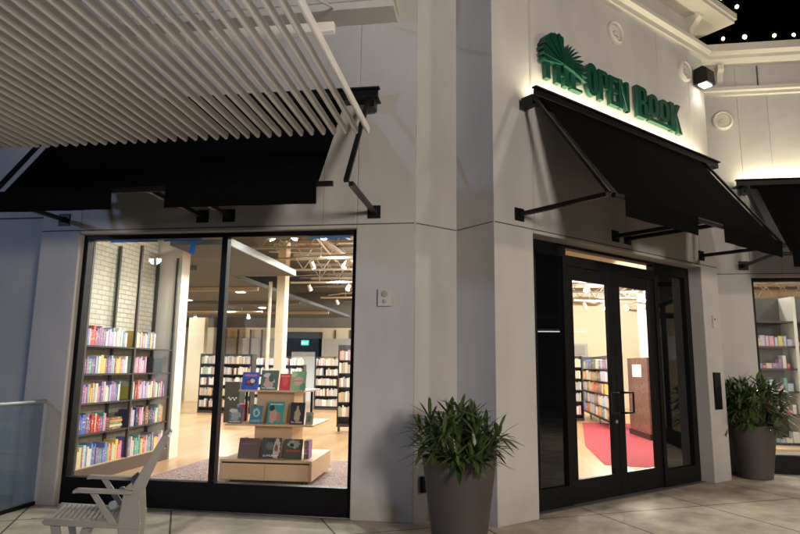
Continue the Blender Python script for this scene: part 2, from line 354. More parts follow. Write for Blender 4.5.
# far wall cornice
mb = MB(MF); mb.prism([(.01, 6.30), (-.05, 6.31), (-.05, 6.36), (-.09, 6.38), (-.09, 6.44), (.01, 6.46)], 3.3, 12, 'x'); mb.build('cornice', TRIM, B)
mb = MB(MF); mb.prism([(.01, 6.84), (-.10, 6.86), (-.16, 6.93), (-.16, 6.99), (-.30, 7.0), (-.30, 7.13), (.3, 7.13), (.3, 6.84)], 3.0, 12, 'x'); mb.build('eave', TRIM, B)
for x in (3.98, 6.2): MB(MF).prism([(.0, 6.84), (-.13, 6.84), (-.12, 6.76), (-.05, 6.66), (-.03, 6.56), (.0, 6.54)], x-.05, x+.05, 'x').build('bracket', TRIM, B)
for x in (4.6, 6.1): MB(MF).box(x-.01, x+.01, -.012, .001, 6.45, 6.84).build('joint', GROOVE, B)
# band/canopy ledge on the left wall
mb = MB(ML); mb.box(-9, -1.06, -.34, -.001, 5.63, 5.72); mb.box(-9, -1.04, -.36, -.001, 5.721, 6.0); mb.build('ledge', TRIM, B, bevel=.006)

# medallions
def medallion(M, x, z, r):
    f = Matrix.Translation((x, 0, z)) @ Matrix.Rotation(radians(90), 4, 'X')
    mb = MB(M @ f); n = 40
    prof = [(r*.70, 0), (r*.70, .02), (r*.74, .045), (r*.82, .058), (r*.92, .05), (r, .03), (r, 0)]
    mb.lathe(prof, n, close=False); mb.lathe([(r*.7, .001), (r*.7, .012), (.001, .012)], n, close=False)
    o = mb.build('medallion', TRIM, B, smooth=True)
    mb = MB(M @ f)
    for k in range(7):
        a = radians(15 + 25*k); L = r*.5
        c = Vector((0, -r*.28, .014)); d = Vector((cos(a), sin(a), 0)); q = Vector((-sin(a), cos(a), 0))
        w = r*.07
        pts = [c, c+d*L*.6+q*w, c+d*L, c+d*L*.6-q*w]
        mb.add([p for p in pts] + [p+Vector((0, 0, .02)) for p in pts], [(0,3,2,1),(4,5,6,7),(0,1,5,4),(1,2,6,5),(2,3,7,6),(3,0,4,7)])
    mb.build('leaf_relief', TRIM, o)
medallion(ME, 2.43, 6.27, .17); medallion(ME, 4.27, 6.27, .17); medallion(MF, 3.98, 5.86, .17); medallion(ME, .4, 6.27, .17)

# left display window
def window(M, x0, x1, z0, z1, dep, mull, fw=.055, gy=.05, kick=0, name='window', mat=GLASS):
    mb = MB(M)
    zb = z0+kick
    mb.box(x0, x0+fw, dep, dep+.11, z0, z1); mb.box(x1-fw, x1, dep, dep+.11, z0, z1)
    mb.box(x0+fw, x1-fw, dep, dep+.11, z1-fw, z1); mb.box(x0+fw, x1-fw, dep, dep+.11, zb, zb+.035)
    if kick: mb.box(x0+fw, x1-fw, dep+.004, dep+.1, z0, zb)
    for x in mull: mb.box(x-.035, x+.035, dep+.003, dep+.107, zb+.035, z1-fw)
    o = mb.build(name, BLACKM, B, bevel=.004)
    xs = [x0+fw] + [v for x in mull for v in (x-.035, x+.035)] + [x1-fw]
    for k in range(0, len(xs), 2):
        MB(M).box(xs[k]-.004, xs[k+1]+.004, dep+.05, dep+.058, zb+.03, z1-fw+.004).build('pane', mat, o)
    return o
wl = window(ML, -4.93, -1.5, 0, 3.139, .09, (-3.108,), kick=.265)
window(MF, 4.24, 9.5, 0, 3.119, .06, (6.3, 8), kick=.25)

# entrance: frame, sidelights, two doors
dp = .2
mb = MB(ME)
mb.box(.635, .90, dp, dp+.12, 0, 3.139); mb.box(1.40, 1.46, dp, dp+.12, 0, 3.139); mb.box(3.44, 3.52, dp, dp+.12, 0, 3.139); mb.box(4.26, 4.389, dp, dp+.12, 0, 3.139)
mb.box(.90, 1.40, dp, dp+.12, 2.98, 3.139); mb.box(3.52, 4.26, dp, dp+.12, 2.98, 3.139)
mb.box(1.46, 3.44, dp, dp+.12, 3.10, 3.139); mb.box(1.46, 3.44, dp, dp+.12, 2.88, 3.01)
mb.box(.90, 1.40, dp, dp+.1, 0, .24); mb.box(3.52, 4.26, dp, dp+.1, 0, .24)
ef = mb.build('entrance_frame', BLACKM, B, bevel=.004)
MB(ME).box(1.46, 3.44, dp+.05, dp+.058, 3.01, 3.10).build('transom_pane', GLASS2, ef)
MB(ME).box(.90, 1.40, dp+.04, dp+.048, .24, 2.98).build('sidelight', GLASSD, ef)
MB(ME).box(3.52, 4.26, dp+.04, dp+.048, .24, 2.98).build('sidelight', GLASSD, ef)
def door(x0, x1, gx0, gx1, hx):
    mb = MB(ME); y0, y1 = dp+.02, dp+.075
    mb.box(x0, gx0, y0, y1, .015, 2.875); mb.box(gx1, x1, y0, y1, .015, 2.875); mb.box(gx0, gx1, y0, y1, .015, .285); mb.box(gx0, gx1, y0, y1, 2.71, 2.875)
    d = mb.build('door', BLACKM, B, bevel=.004)
    MB(ME).box(gx0-.003, gx1+.003, dp+.045, dp+.052, .282, 2.713).build('pane', GLASS2, d)
    mb = MB(ME); y = dp-.045
    s_ = 1 if hx > (x0+x1)/2 else -1
    xo = hx - s_*.16
    pts = [(hx, dp+.02, 1.30), (hx, y, 1.30), (xo, y-.01, 1.30), (xo, y-.01, 1.04), (hx, y, 1.04), (hx, dp+.02, 1.04)]
    for a, c in zip(pts, pts[1:]): mb.tube(a, c, .014, n=8)
    mb.build('handle', BLACK, d, smooth=True)
    return d
d1 = door(1.465, 2.447, 1.60, 2.33, 2.39); door(2.453, 3.435, 2.60, 3.30, 2.53)
MB(ME).lathe([(.022, 0), (.022, .012), (.001, .012)], 16, Matrix.Translation((2.40, dp+.02, .93)) @ Matrix.Rotation(radians(90), 4, 'X')).build('lock', GALV, d1)
MB(ME).box(.64, 4.385, .12, dp+.15, .0015, .012).build('threshold', plain('threshold_aluminium', (.2, .19, .18), .5, .6), B)

# interior shell
mb = MB()
mb.box(-24, -2, 27, 27.2, 0, 3.3); mb.box(-2, 16, 27, 27.2, 0, 4.9); mb.box(-24.2, -24, 7.7, 27.2, 0, 4.9); mb.box(16, 16.2, 10.9, 27.2, 0, 4.9)
mb.build('interior_wall', CREAM, B)
MB().box(-24, -2.001, 26.95, 27.25, 3.301, 4.9).build('interior_wall', DARKC, B)
MB().box(-12.6, -6.2, 26.9, 26.99, 2.0, 2.8).build('wall_panel', GREYP, B)
mb = MB(); mb.box(-24, -6.051, 7.2, 7.4, 0, 4.9); mb.build('interior_wall', WHITE, B)
MB().box(-6.05, -5.9, 7.17, 9.98, 0, 4.9).build('interior_wall', BRICKW, B)
MB().box(-6.1, -5.44, 10.02, 10.3, 0, 4.9).build('pilaster', WHITE, B)
for x, y, w in ((-5.02, 14, .2), (-12.9, 25.4, .75), (-1.9, 18.2, .3)):
    MB().box(x-w/2, x+w/2, y, y+.3, 0, 4.6).build('interior_column', CREAM, B)
MB().tube((-5.32, 14.1, 0), (-5.32, 14.1, 3.6), .045).build('downpipe', WHITE, B)
# roof deck and floor slab above
mb = MB(); mb.prism([(-24, 7.6), (-5.5, 7.6), (-5.5, 6.9), (-.9, 6.9), (.1, 7.3), (3.2, 10.4), (3.4, 11), (16, 11), (16, 27), (-24, 27)], 4.9, 5.1); mb.build('ceiling', DARKC, B)
# sealing roof at the top so the sky does not light the room
mb = MB(); mb.prism([(-14, 7.6), (-5.3, 7.6), (-5.3, 6.7), (-.9, 6.7), (.2, 7.3), (3.2, 10.5), (3.5, 10.95), (12, 10.95), (12, 14), (-14, 14)], 6.6, 6.7); mb.build('roof', DARKC, B)
# bar joists
for i, y in enumerate((9.0, 10.6, 12.2, 13.8, 15.4, 17.2, 19, 21, 23, 25)):
    mb = MB(); x0 = -4.3 if y < 13.5 else -5.8; x1 = min(15.5, y-7.0) if y < 12 else 15.5
    mb.box(x0, x1, y-.04, y+.04, 4.80, 4.88); mb.box(x0, x1, y-.03, y+.03, 4.36, 4.42)
    x = x0
    while x < x1-.6:
        mb.tube((x, y, 4.82), (x+.3, y, 4.4), .018, n=5); mb.tube((x+.3, y, 4.4), (x+.6, y, 4.82), .018, n=5); x += .6
    mb.build('joist', JOIST, B)
for x in (-3.6, -1.2, 1.6, 4.4):
    MB().box(x-.05, x+.05, max(7.4, x+7.5), 26.9, 4.25, 4.33).build('beam', JOIST, B)
for x in (-2.4, .4, 5.6):
    MB().tube((x, max(8, x+8.2), 4.12), (x, 26.5, 4.12), .03, n=8).build('pipe', WHITE, B)
MB().tube((-3.0, 9.5, 4.62), (-.5, 26, 4.62), .17, n=16).build('duct', GALV, B, smooth=True)
MB().tube((2.6, 12.5, 4.5), (6.5, 26, 4.5), .2, n=16).build('duct', GALV, B, smooth=True)
rc = random.Random(21)
for k in range(16):
    y = 8.2+k*1.15+rc.uniform(-.3, .3); xa = max(-4.2 if y < 13.4 else -5.7, -9); xb = min(xa+rc.uniform(2, 7), y-7.6 if y < 11 else 12)
    if xb > xa+.5: MB().tube((xa, y, rc.choice((4.05, 4.5, 4.2))), (xb, y+rc.uniform(-.1, .1), 4.3), rc.uniform(.012, .03), n=6).build('conduit', rc.choice((WHITE, JOIST, GALV)), B)
for k in range(10):
    x = rc.uniform(-4, 5); y = max(8.2, x+8.4)+rc.uniform(0, 5)
    MB().tube((x, y, rc.uniform(4.1, 4.3)), (x+rc.uniform(-1, 1), y+rc.uniform(3, 7), 4.2), rc.uniform(.012, .025), n=6).build('conduit', rc.choice((WHITE, JOIST, DARKC)), B)
# lowered grey ceiling with metal edge
mb = MB(); mb.box(-20, -4.40, 10.32, 13.04, 3.6, 3.7); mb.box(-5.439, -4.40, 9.55, 10.319, 3.6, 3.7); mb.box(-20, -5.9, 13.041, 25, 3.605, 3.7); mb.build('lowered_ceiling', GREYC, B)
mb = MB(); mb.box(-4.398, -4.36, 9.5, 13.08, 3.59, 3.72); mb.box(-5.9, -4.36, 13.081, 13.11, 3.59, 3.72); mb.build('ceiling_edge', GALV, B)
for k, y in enumerate((11.6, 15, 18.5, 22)):
    MB().box(-19.5, -6, y, y+.06, 3.5, 3.598).build('ceiling_rail', JOIST if k % 2 else DARKC, B)
# back-wall uprights and doors
for x in (-12.2, -11.6, -11.0, -10.45): MB().box(x-.03, x+.03, 26.86, 26.94, 1.9, 3.2).build('wall_batten', DKWOOD, B)
mb = MB(); mb.box(-9.35, -9.0, 26.9, 26.995, 0, 3.1); mb.box(-7.9, -7.6, 26.9, 26.995, 0, 3.1); mb.box(-9.0, -7.9, 26.9, 26.995, 2.2, 3.1); mb.build('back_door', plain('dark_door_paint', (.04, .045, .045), .5), B)
MB().box(-8.999, -7.901, 26.91, 26.99, 0, 2.199).build('back_door', plain('pale_door_paint', (.62, .68, .70), .5), B)
for x in (-7.0, -6.3, -5.2): MB().box(x-.02, x+.02, 26.93, 26.998, 0, 3.2).build('joint', DKWOOD, B)
MB().box(-16.2, -14.0, 24.6, 24.7, 0, 3.59).build('partition', GREYP, B)
MB().box(2.9, 4.0, 26.9, 26.97, 2.1, 2.65).build('wall_panel', GREYP, B)
MB().box(3.02, 3.88, 26.86, 26.895, 2.18, 2.57).build('wall_panel', plain('panel_inset', (.3, .28, .26), .5), B)
mb = MB(); mb.box(5.6, 6.0, 24.5, 24.8, 0, 4.6); mb.box(6.9, 7.3, 24.5, 24.8, 0, 4.6); mb.build('interior_column', WHITE, B)
MB().box(6.02, 6.88, 24.7, 24.75, 0, 3.2).build('doorway', plain('brown_door_paint', (.07, .04, .03), .5), B)
MB().box(1.3, 4.8, 14.6, 14.8, 3.66, 4.88).build('transom_fill_panel', CREAM, B)  # cream panel added inside so the transom strip shows bright
# room behind the tinted sidelights: a blind board set inside
for a_, b_ in ((.64, 1.42), (3.5, 4.385)):
    MB(ME).box(a_, b_, .33, .35, 0.01, 3.1).build('privacy_screen', plain('charcoal_screen', (.012, .014, .017), .6), B)

exs = thing('exit_sign', 'green lit exit sign over the back door', 'sign', (-8.38, 26.85, 2.55))
MB().box(-8.55, -8.21, 26.84, 26.89, 2.5, 2.72).build('housing', EXITM, exs)
def textobj(body, size, ext, M, name, mat, parent, off=0, sx=1.0, align='LEFT', res=6):
    cu = bpy.data.curves.new(name, 'FONT'); cu.body = body; cu.size = size; cu.extrude = ext; cu.offset = off; cu.align_x = align; cu.resolution_u = res
    tmp = bpy.data.objects.new(name, cu); COL.objects.link(tmp)
    dg = bpy.context.evaluated_depsgraph_get(); me = bpy.data.meshes.new_from_object(tmp.evaluated_get(dg))
    bpy.data.objects.remove(tmp)
    xs = [v.co.x for v in me.vertices]; 
    me.transform(Matrix.Scale(sx, 4, (1, 0, 0)))
    me.materials.clear(); me.materials.append(mat)
    T = (W[parent.name].inverted() if parent else I4) @ M @ Matrix.Rotation(radians(90), 4, 'X')
    me.transform(T)
    o = bpy.data.objects.new(name, me); COL.objects.link(o)
    if parent: o.parent = parent; W[o.name] = W[parent.name]
    else: W[o.name] = I4
    return o
textobj('EXIT', .14, .003, Matrix.Translation((-8.38, 26.835, 2.56)), 'lettering', emit('exit_letter_glow', (.6, 1, .8), 3), exs, align='CENTER')

# ------------------------------------------------------------------ sign THE OPEN BOOK
sg = thing('shop_sign', 'dark green raised letters reading THE OPEN BOOK with an open fan emblem', 'sign', tuple(ME @ Vector((2.3, 0, 5.0))), radians(45))
def glyph(polys, x, z, w, h, name='letter', y0=-.095, y1=-.03, slant=0, holes=()):
    """flat strokes in 0..1 cell -> raised letter (each stroke a prism, stepped 0.4 mm so faces never coincide)"""
    mb = MB(ME)
    for k, p in enumerate(polys):
        e = .0006*k
        mb.prism([(x+(a+slant*b_)*w, z+b_*h) for a, b_ in p], y1+e, y0-e, 'y')
    o = mb.build(name, GREEN, sg, bevel=.004, seg=1); return o
def ring(t=.26, tz=.13, n=20, x0=0, x1=1, z0=0, z1=1):
    """superellipse ring as quads strokes"""
    out = []; P = []
    for i in range(n):
        a = 2*pi*i/n; c, s_ = cos(a), sin(a)
        f = lambda v, e: math.copysign(abs(v)**e, v)
        P.append(((x0+x1)/2+(x1-x0)/2*f(c, .75), (z0+z1)/2+(z1-z0)/2*f(s_, .75), (x0+x1)/2+((x1-x0)/2-t)*f(c, .75), (z0+z1)/2+((z1-z0)/2-tz)*f(s_, .75)))
    for i in range(n):
        a, b_ = P[i], P[(i+1) % n]; out.append([(a[0], a[1]), (b_[0], b_[1]), (b_[2], b_[3]), (a[2], a[3])])
    return out
def R_(x0, x1, z0, z1): return [(x0, z0), (x1, z0), (x1, z1), (x0, z1)]
def letter(ch, x, z, w, h):
    st = .34
    if ch == 'O': 
        mb = MB(ME); n = 28; f = lambda v, e: math.copysign(abs(v)**e, v)
        o_ = []; i_ = []
        for i in range(n):
            a = 2*pi*i/n
            o_.append((x+w/2+w/2*f(cos(a), .8), z+h/2+h/2*f(sin(a), .8))); i_.append((x+w/2+w*.15*f(cos(a), .8), z+h/2+h*.34*f(sin(a), .8)))
        v = [(p[0], -.03, p[1]) for p in o_]+[(p[0], -.03, p[1]) for p in i_]+[(p[0], -.095, p[1]) for p in o_]+[(p[0], -.095, p[1]) for p in i_]
        F = []
        for i in range(n):
            j = (i+1) % n
            F += [(i, j, n+j, n+i), (2*n+i, 3*n+i, 3*n+j, 2*n+j), (i, 2*n+i, 2*n+j, j), (n+i, n+j, 3*n+j, 3*n+i)]
        mb.add(v, F); return mb.build('letter', GREEN, sg)
    D = {
     'T': [R_(0, 1, .84, 1), R_(.31, .69, 0, .84)],
     'H': [R_(0, .36, 0, 1), R_(.64, 1, 0, 1), R_(.36, .64, .42, .58)],
     'E': [R_(0, .42, 0, 1), R_(.42, 1, .85, 1), R_(.42, .9, .43, .58), R_(.42, 1, 0, .15)],
     'P': [R_(0, .38, 0, 1), R_(.38, .74, .87, 1), R_(.38, .74, .40, .53), [(.66, .40), (.88, .43), (1, .5), (1, .9), (.88, .98), (.66, 1)]],
     'N': [R_(0, .32, 0, 1), R_(.68, 1, 0, 1), [(.30, 1), (.0, 1), (.70, 0), (1, 0)]],
     'B': [R_(0, .38, 0, 1), R_(.38, .7, .88, 1), R_(.38, .7, .46, .57), R_(.38, .74, 0, .12), [(.64, .53), (.84, .55), (.95, .62), (.95, .9), (.84, .98), (.64, 1)], [(.66, 0), (.88, .02), (1, .1), (1, .42), (.88, .5), (.66, .52)]],
     'K': [R_(0, .38, 0, 1), [(.34, .38), (.34, .62), (.62, 1), (1, 1)], [(.38, .60), (.62, .66), (1.05, 0), (.66, 0)]],
    }
    return glyph(D[ch], x, z, w, h)
for ch, x, z, w, h in (('T', .76, 5.08, .22, .26), ('H', 1.02, 5.075, .24, .27), ('E', 1.31, 5.075, .22, .27),
    ('O', 1.63, 5.11, .24, .45), ('P', 1.895, 5.105, .21, .43), ('E', 2.13, 5.105, .19, .42), ('N', 2.345, 5.105, .235, .43),
    ('B', 2.77, 5.105, .26, .47), ('O', 3.055, 5.20, .265, .34), ('O', 3.34, 5.20, .265, .34), ('K', 3.635, 5.105, .29, .46)):
    letter(ch, x, z, w, h)
MB(ME).box(3.06, 3.62, -.095, -.03, 5.115, 5.17).build('underline', GREEN, sg, bevel=.004, seg=1)
# emblem: half fan of pleats on the left, fronds on the right
mb = MB(ME); cx, cz = 1.14, 5.335
for k in range(9):
    a0 = radians(188-k*11.2); a1 = radians(188-(k+1)*11.2+1.6); r1 = .36+.05*sin(k/8*pi)
    y = -.03
    ins = .02
    pts = [(cx+ins*cos(a0), cz+ins*sin(a0)), (cx+r1*cos(a0), cz+r1*sin(a0)), (cx+(r1+.015)*cos((a0+a1)/2), cz+(r1+.015)*sin((a0+a1)/2)), (cx+r1*cos(a1), cz+r1*sin(a1)), (cx+ins*cos(a1), cz+ins*sin(a1))]
    mb.prism(pts, -.03+.0005*k, -.125-.012*(k % 2), 'y')
mb.build('fan_emblem', GREEN, sg)
mb = MB(ME)
for k in range(10):
    a = radians(70-k*9.5); L = .33+.05*sin(k/9*pi)+.012*k; w = .032
    d = (cos(a), sin(a)); q = (-sin(a), cos(a)); bend = .03
    P_ = lambda t, s_: (cx+d[0]*L*t+q[0]*(s_+bend*sin(t*pi)), cz+d[1]*L*t+q[1]*(s_+bend*sin(t*pi)))
    pts = [P_(.03, -w*.2), P_(.4, -w*.5), P_(.8, -w*.45), P_(1, 0), P_(.8, w*.35), P_(.4, w*.45), P_(.03, w*.2)]
    mb.prism(pts, -.03+.0005*k, -.125-.001*k, 'y')
mb.build('fan_emblem', GREEN, sg)

# ------------------------------------------------------------------ awnings
def awning(M, xa, xb, arms, label, zt=4.74, zf=3.30, off=1.18, valances=(), strip=True, ang=0, raila=None, railb=None, fab=None):
    aw = thing('awning', label, 'awning', tuple(M @ Vector(((xa+xb)/2, 0, 3.3))), ang)
    ra = xa-.12 if raila is None else raila; rb = xb+.12 if railb is None else railb
    mb = MB(M); mb.box(ra, rb, -.22, -.18, zt-.05, zt+.035); mb.box(ra, rb, -.1795, -.001, zt-.05, zt-.03); mb.box(ra-.02, rb+.02, -.25, -.175, zt+.036, zt+.06); mb.build('top_rail', BLACK, aw, bevel=.01)
    f0, f1 = fab
    mb = MB(M)
    N = 14; MM = 10; V = []; F = []
    for j in range(MM+1):
        t = j/MM
        for i in range(N+1):
            x = f0+(f1-f0)*i/N
            sag = -.02*sin(pi*t)*(1+.3*sin(i*1.7))
            V.append((x, -.2-(off-.2)*t, zt-.052+(zf-zt+.052)*t+sag))
    n0 = len(V)
    V += [(v[0], v[1], v[2]-.006) for v in V]
    for j in range(MM):
        for i in range(N):
            a = j*(N+1)+i; F.append((a, a+N+1, a+N+2, a+1)); F.append((n0+a, n0+a+1, n0+a+N+2, n0+a+N+1))
    bd = [i for i in range(N+1)] + [j*(N+1)+N for j in range(1, MM+1)] + [MM*(N+1)+i for i in range(N-1, -1, -1)] + [j*(N+1) for j in range(MM-1, 0, -1)]
    for a, c in zip(bd, bd[1:]+bd[:1]): F.append((a, c, n0+c, n0+a))
    mb.add(V, F); mb.build('canopy', FABRIC, aw, smooth=True)
    MB(M).tube((f0-.15, -off, zf), (f1+.15, -off, zf), .028, n=12).build('front_rail', BLACK, aw, smooth=True)
    for a, c in valances:
        mb = MB(M); n = 8
        V = []; F = []
        for i in range(n+1):
            x = a+(c-a)*i/n; w = .006*sin(i*2.1)
            V += [(x, -off-.03+w, zf+.02), (x, -off-.03-w*1.5, zf-.20), (x, -off-.036-w*1.5, zf-.20), (x, -off-.036+w, zf+.02)]
        for i in range(n):
            for k in range(4): F.append((4*i+k, 4*i+(k+1) % 4, 4*i+4+(k+1) % 4, 4*i+4+k))
        F += [(0, 1, 2, 3)[::-1], tuple(4*n+k for k in range(4))]
        mb.add(V, F); mb.build('valance', FABRIC, aw)
    for x in arms:
        a = MB(M).box(x-.006, x+.006, -.001, 0, 3.2, 3.2)
        mb = MB(M); mb.tube((x, -.01, 3.32), (x, -off+.02, zf), .0, sq=(.045, .045)); o = mb.build('arm', BLACK, aw)
        mb = MB(M); mb.box(x-.075, x+.075, -.014, -.0005, 3.245, 3.395); mb.box(x-.03, x+.03, -.05, -.015, 3.29, 3.35); mb.build('wall_plate', BLACK, o, bevel=.003)
    for x in (arms[0], arms[-1]):
        sgn = 1 if x == arms[0] else -1
        mb = MB(M); mb.tube((x+sgn*.05, -.2, zt-.06), (x+sgn*.05, -off+.03, zf+.03), 0, sq=(.05, .03)); mb.build('side_arm', BLACK, aw)
        MB(M).box(x-.03+sgn*.05, x+.07+sgn*.05, -.22, -.05, zt-.17, zt-.051).build('bracket', BLACK, aw)
    if strip:
        MB(M).box(ra+.1, rb-.1, -.15, -.10, zt-.0295, zt-.02).build('light_strip', STRIPM, aw)
    return aw
awning(ML, -5.1, -1.36, (-5.154, -3.356, -3.03, -1.30), 'black fabric awning above the large left display window, under the slatted shade', valances=((-5.0, -3.72), (-3.15, -1.62)), strip=False, fab=(-4.98, -1.62), zt=4.66)
awning(ME, .45, 4.7, (.402, 2.228, 2.497, 4.418), 'black fabric awning over the corner entrance doors below the green sign', valances=((.62, 2.02), (2.62, 4.2)), fab=(.62, 4.2), ang=radians(45), zt=4.76, raila=.48, railb=4.72)
awning(MF, 4.2, 8.4, (4.13, 5.9, 6.2, 8.3), 'black fabric awning over the far right shop window', valances=((4.35, 5.7), (6.3, 8.1)), fab=(4.35, 8.1), zt=4.68, raila=4.05)

# wall lamp by the sign
wlp = thing('wall_lamp', 'black box wall lamp shining down beside the right end of the sign', 'lamp', tuple(ME @ Vector((4.62, 0, 6.1))), radians(45))
mb = MB(ME)
mb.prism([(-.04, 6.10), (-.04, 6.36), (-.18, 6.38), (-.24, 6.33), (-.25, 6.10)], 4.5, 4.76, 'x'); mb.box(4.56, 4.70, -.041, 0, 6.15, 6.3)
mb.build('housing', BLACK, wlp, bevel=.008)
MB(ME).box(4.54, 4.72, -.21, -.08, 6.085, 6.0995).build('lens', emit('wall_lamp_glow', (1, .93, .78), 14), wlp)

# roof bulbs
bulbs = [tuple(ME @ Vector((x, -.43, 7.50))) for x in (5.25, 4.85, 4.45, 4.05, 3.65)] + [(3.98+i*.385, 10.4, 7.17) for i in range(0, 12)]
names = ['nearest the corner of the entrance roof', 'second in from the corner of the entrance roof', 'third in from the corner of the entrance roof', 'fourth in from the corner of the entrance roof', 'fifth in from the corner of the entrance roof'] + \
  ['%s from the left on the far right roof edge' % w for w in ('first', 'second', 'third', 'fourth', 'fifth', 'sixth', 'seventh', 'eighth', 'ninth', 'tenth', 'eleventh', 'twelfth')]
for bi, ((x, y, z), nm) in enumerate(zip(bulbs[:3]+bulbs[5:10], names[:3]+names[5:10])):
    TB = Matrix.Translation((x+.02*sin(bi*4.1), y, z)) @ Matrix.Rotation(.5*sin(bi*2.7+1), 4, 'Y') @ Matrix.Scale(.8+.12*sin(bi*1.9), 4)
    t = thing('string_bulb', 'small warm glowing bulb, ' + nm, 'bulb', (x, y, z), 0, 'bulbs along the roof edges')
    MB(TB).lathe([(.014, -.03), (.016, .02), (.014, .03)], 10).build('socket', BLACK, t)
    MB(TB).lathe([(.012, .03), (.03, .055), (.036, .08), (.026, .105), (.008, .118)], 12).build('glass', BULBM, t, smooth=True)

# small wall fittings
iv = thing('intercom', 'ivory wall intercom box with round button between window and corner', 'intercom', tuple(ML @ Vector((-1.16, 0, 2.25))))
MB(ML).box(-1.235, -1.085, -.04, -.0005, 2.25, 2.44).build('housing', PLAST, iv, bevel=.006)
fx = lambda x, z: Matrix.Translation((x, -.04, z)) @ Matrix.Rotation(radians(90), 4, 'X')
MB(ML).lathe([(.035, 0), (.035, .01), (.028, .016), (.001, .016)], 20, fx(-1.16, 2.385), close=False).build('speaker', plain('grey_grille', (.3, .29, .27), .5), iv, smooth=True)
MB(ML).lathe([(.022, 0), (.022, .008), (.001, .012)], 16, fx(-1.16, 2.30), close=False).build('button', GALV, iv, smooth=True)
cr = thing('card_reader', 'small pale card reader high on the pillar right of the doors', 'card reader', tuple(ME @ Vector((4.62, 0, 2.24))), radians(45))
MB(ME).box(4.60, 4.69, -.03, -.0005, 2.235, 2.42).build('housing', PLAST, cr, bevel=.005)
MB(ME).box(4.63, 4.66, -.032, -.0305, 2.35, 2.38).build('lens', BLACK, cr)
pq = thing('notice_plaque', 'blank black rectangular plaque on the pillar right of the doors', 'plaque', tuple(ME @ Vector((4.62, 0, 1.03))), radians(45))
MB(ME).box(4.52, 4.72, -.02, -.0005, 1.03, 1.57).build('frame', BLACKM, pq, bevel=.003)
MB(ME).box(4.535, 4.705, -.0225, -.0205, 1.05, 1.55).build('face', plain('plaque_black', (.006, .006, .006), .3), pq)
oc = thing('outdoor_outlet', 'dark covered electric outlet low on the wall behind the near planter', 'outlet', (-.7, 6.7, .3))
Mo = Matrix.Translation((-.83, DY, 0)) @ Matrix.Rotation(radians(45), 4, 'Z')
MB(Mo).box(.09, .17, -.045, -.0005, .30, .46).build('cover', BLACKM, oc, bevel=.004)
MB(Mo).box(.115, .145, -.05, -.0455, .34, .38).build('latch', DKMET, oc)
for k, (x, w, dz, lb) in enumerate(((-4.3, .62, 0, 'long strip of blue masking tape along the top left of the window glass'), (-3.66, .5, 0, 'short strip of blue masking tape at the top of the glass beside the mullion'), (-1.85, .5, .0, 'strip of blue masking tape at the top right corner of the window glass'))):
    solid('masking_tape', MB(ML).box(x-w/2, x+w/2, .139-.0018, .1395, 3.056, 3.080), TAPE, lb, 'tape', 'blue tape on the window glass')
solid('masking_tape', MB(ML @ Matrix.Translation((-3.53, 0, 2.99)) @ Matrix.Rotation(radians(8), 4, 'Y')).box(-.035, .035, .1375, .1392, -.09, .055), TAPE, 'small hanging flap of blue tape near the top of the left pane', 'tape', 'blue tape on the window glass')

# glass railing
gr = thing('glass_railing', 'frameless glass railing with metal handrail at the far left', 'railing', (-5.15, 5.2, 0))
MB().box(-5.156, -5.144, 3.2, 6.54, .02, 1.12).build('glass_panel', GLASSR, gr)
MB().tube((-5.15, 3.2, 1.15), (-5.15, 6.56, 1.15), .024, n=12).build('handrail', GALV, gr, smooth=True)
MB().box(-5.18, -5.141, 3.2, 6.56, -.1, .045).build('base_shoe', BLACKM, gr)

# ------------------------------------------------------------------ slatted shade
sh = thing('slatted_shade', 'pale slatted overhead sunshade hanging in front of the left awning', 'sunshade', (-3.2, 3.6, 3.6))
zs = 3.64
for i in range(44):
    x = -1.07 - i*.1015 + .003*sin(i*3.7)
    mb = MB(); hw = .0185 + .0012*sin(i*5.1); y0, y1 = .6, 5.06+.006*sin(i*2.3)
    pr = [(-hw, .02), (-hw*.75, .006), (-hw*.35, 0), (hw*.35, 0), (hw*.75, .006), (hw, .02), (hw, .056), (-hw, .056)]
    mb.prism([(x+a, zs+b_) for a, b_ in pr], y0, y1-.018, 'y')
    mb.prism([(x+a*.6, zs+.015+b_*.65) for a, b_ in pr], y1-.018, y1, 'y')
    mb.build('slat', SLAT, sh)
for y in (3.46, 1.8):
    MB().box(-6.2, -.97, y, y+.05, zs+.0565, zs+.12).build('cross_bar', SLAT, sh, bevel=.004)
MB().box(-6.2, -1.7, 2.4, 2.5, zs+.1205, zs+.3).build('beam', SLAT, sh)
for x in (-4.9, -2.9): MB().box(x-.05, x+.05, .6, 3.6, zs+.301, zs+.42).build('beam', SLAT, sh)
mb = MB(); mb.tube((-1.75, 2.45, zs+.2), (-1.75, 6.24, 5.66), .015, n=6); mb.build('hanger_rod', SLAT, sh); mb = MB(); mb.tube((-4.4, 2.45, zs+.2), (-4.4, 6.24, 5.66), .015, n=6); mb.build('hanger_rod', SLAT, sh)

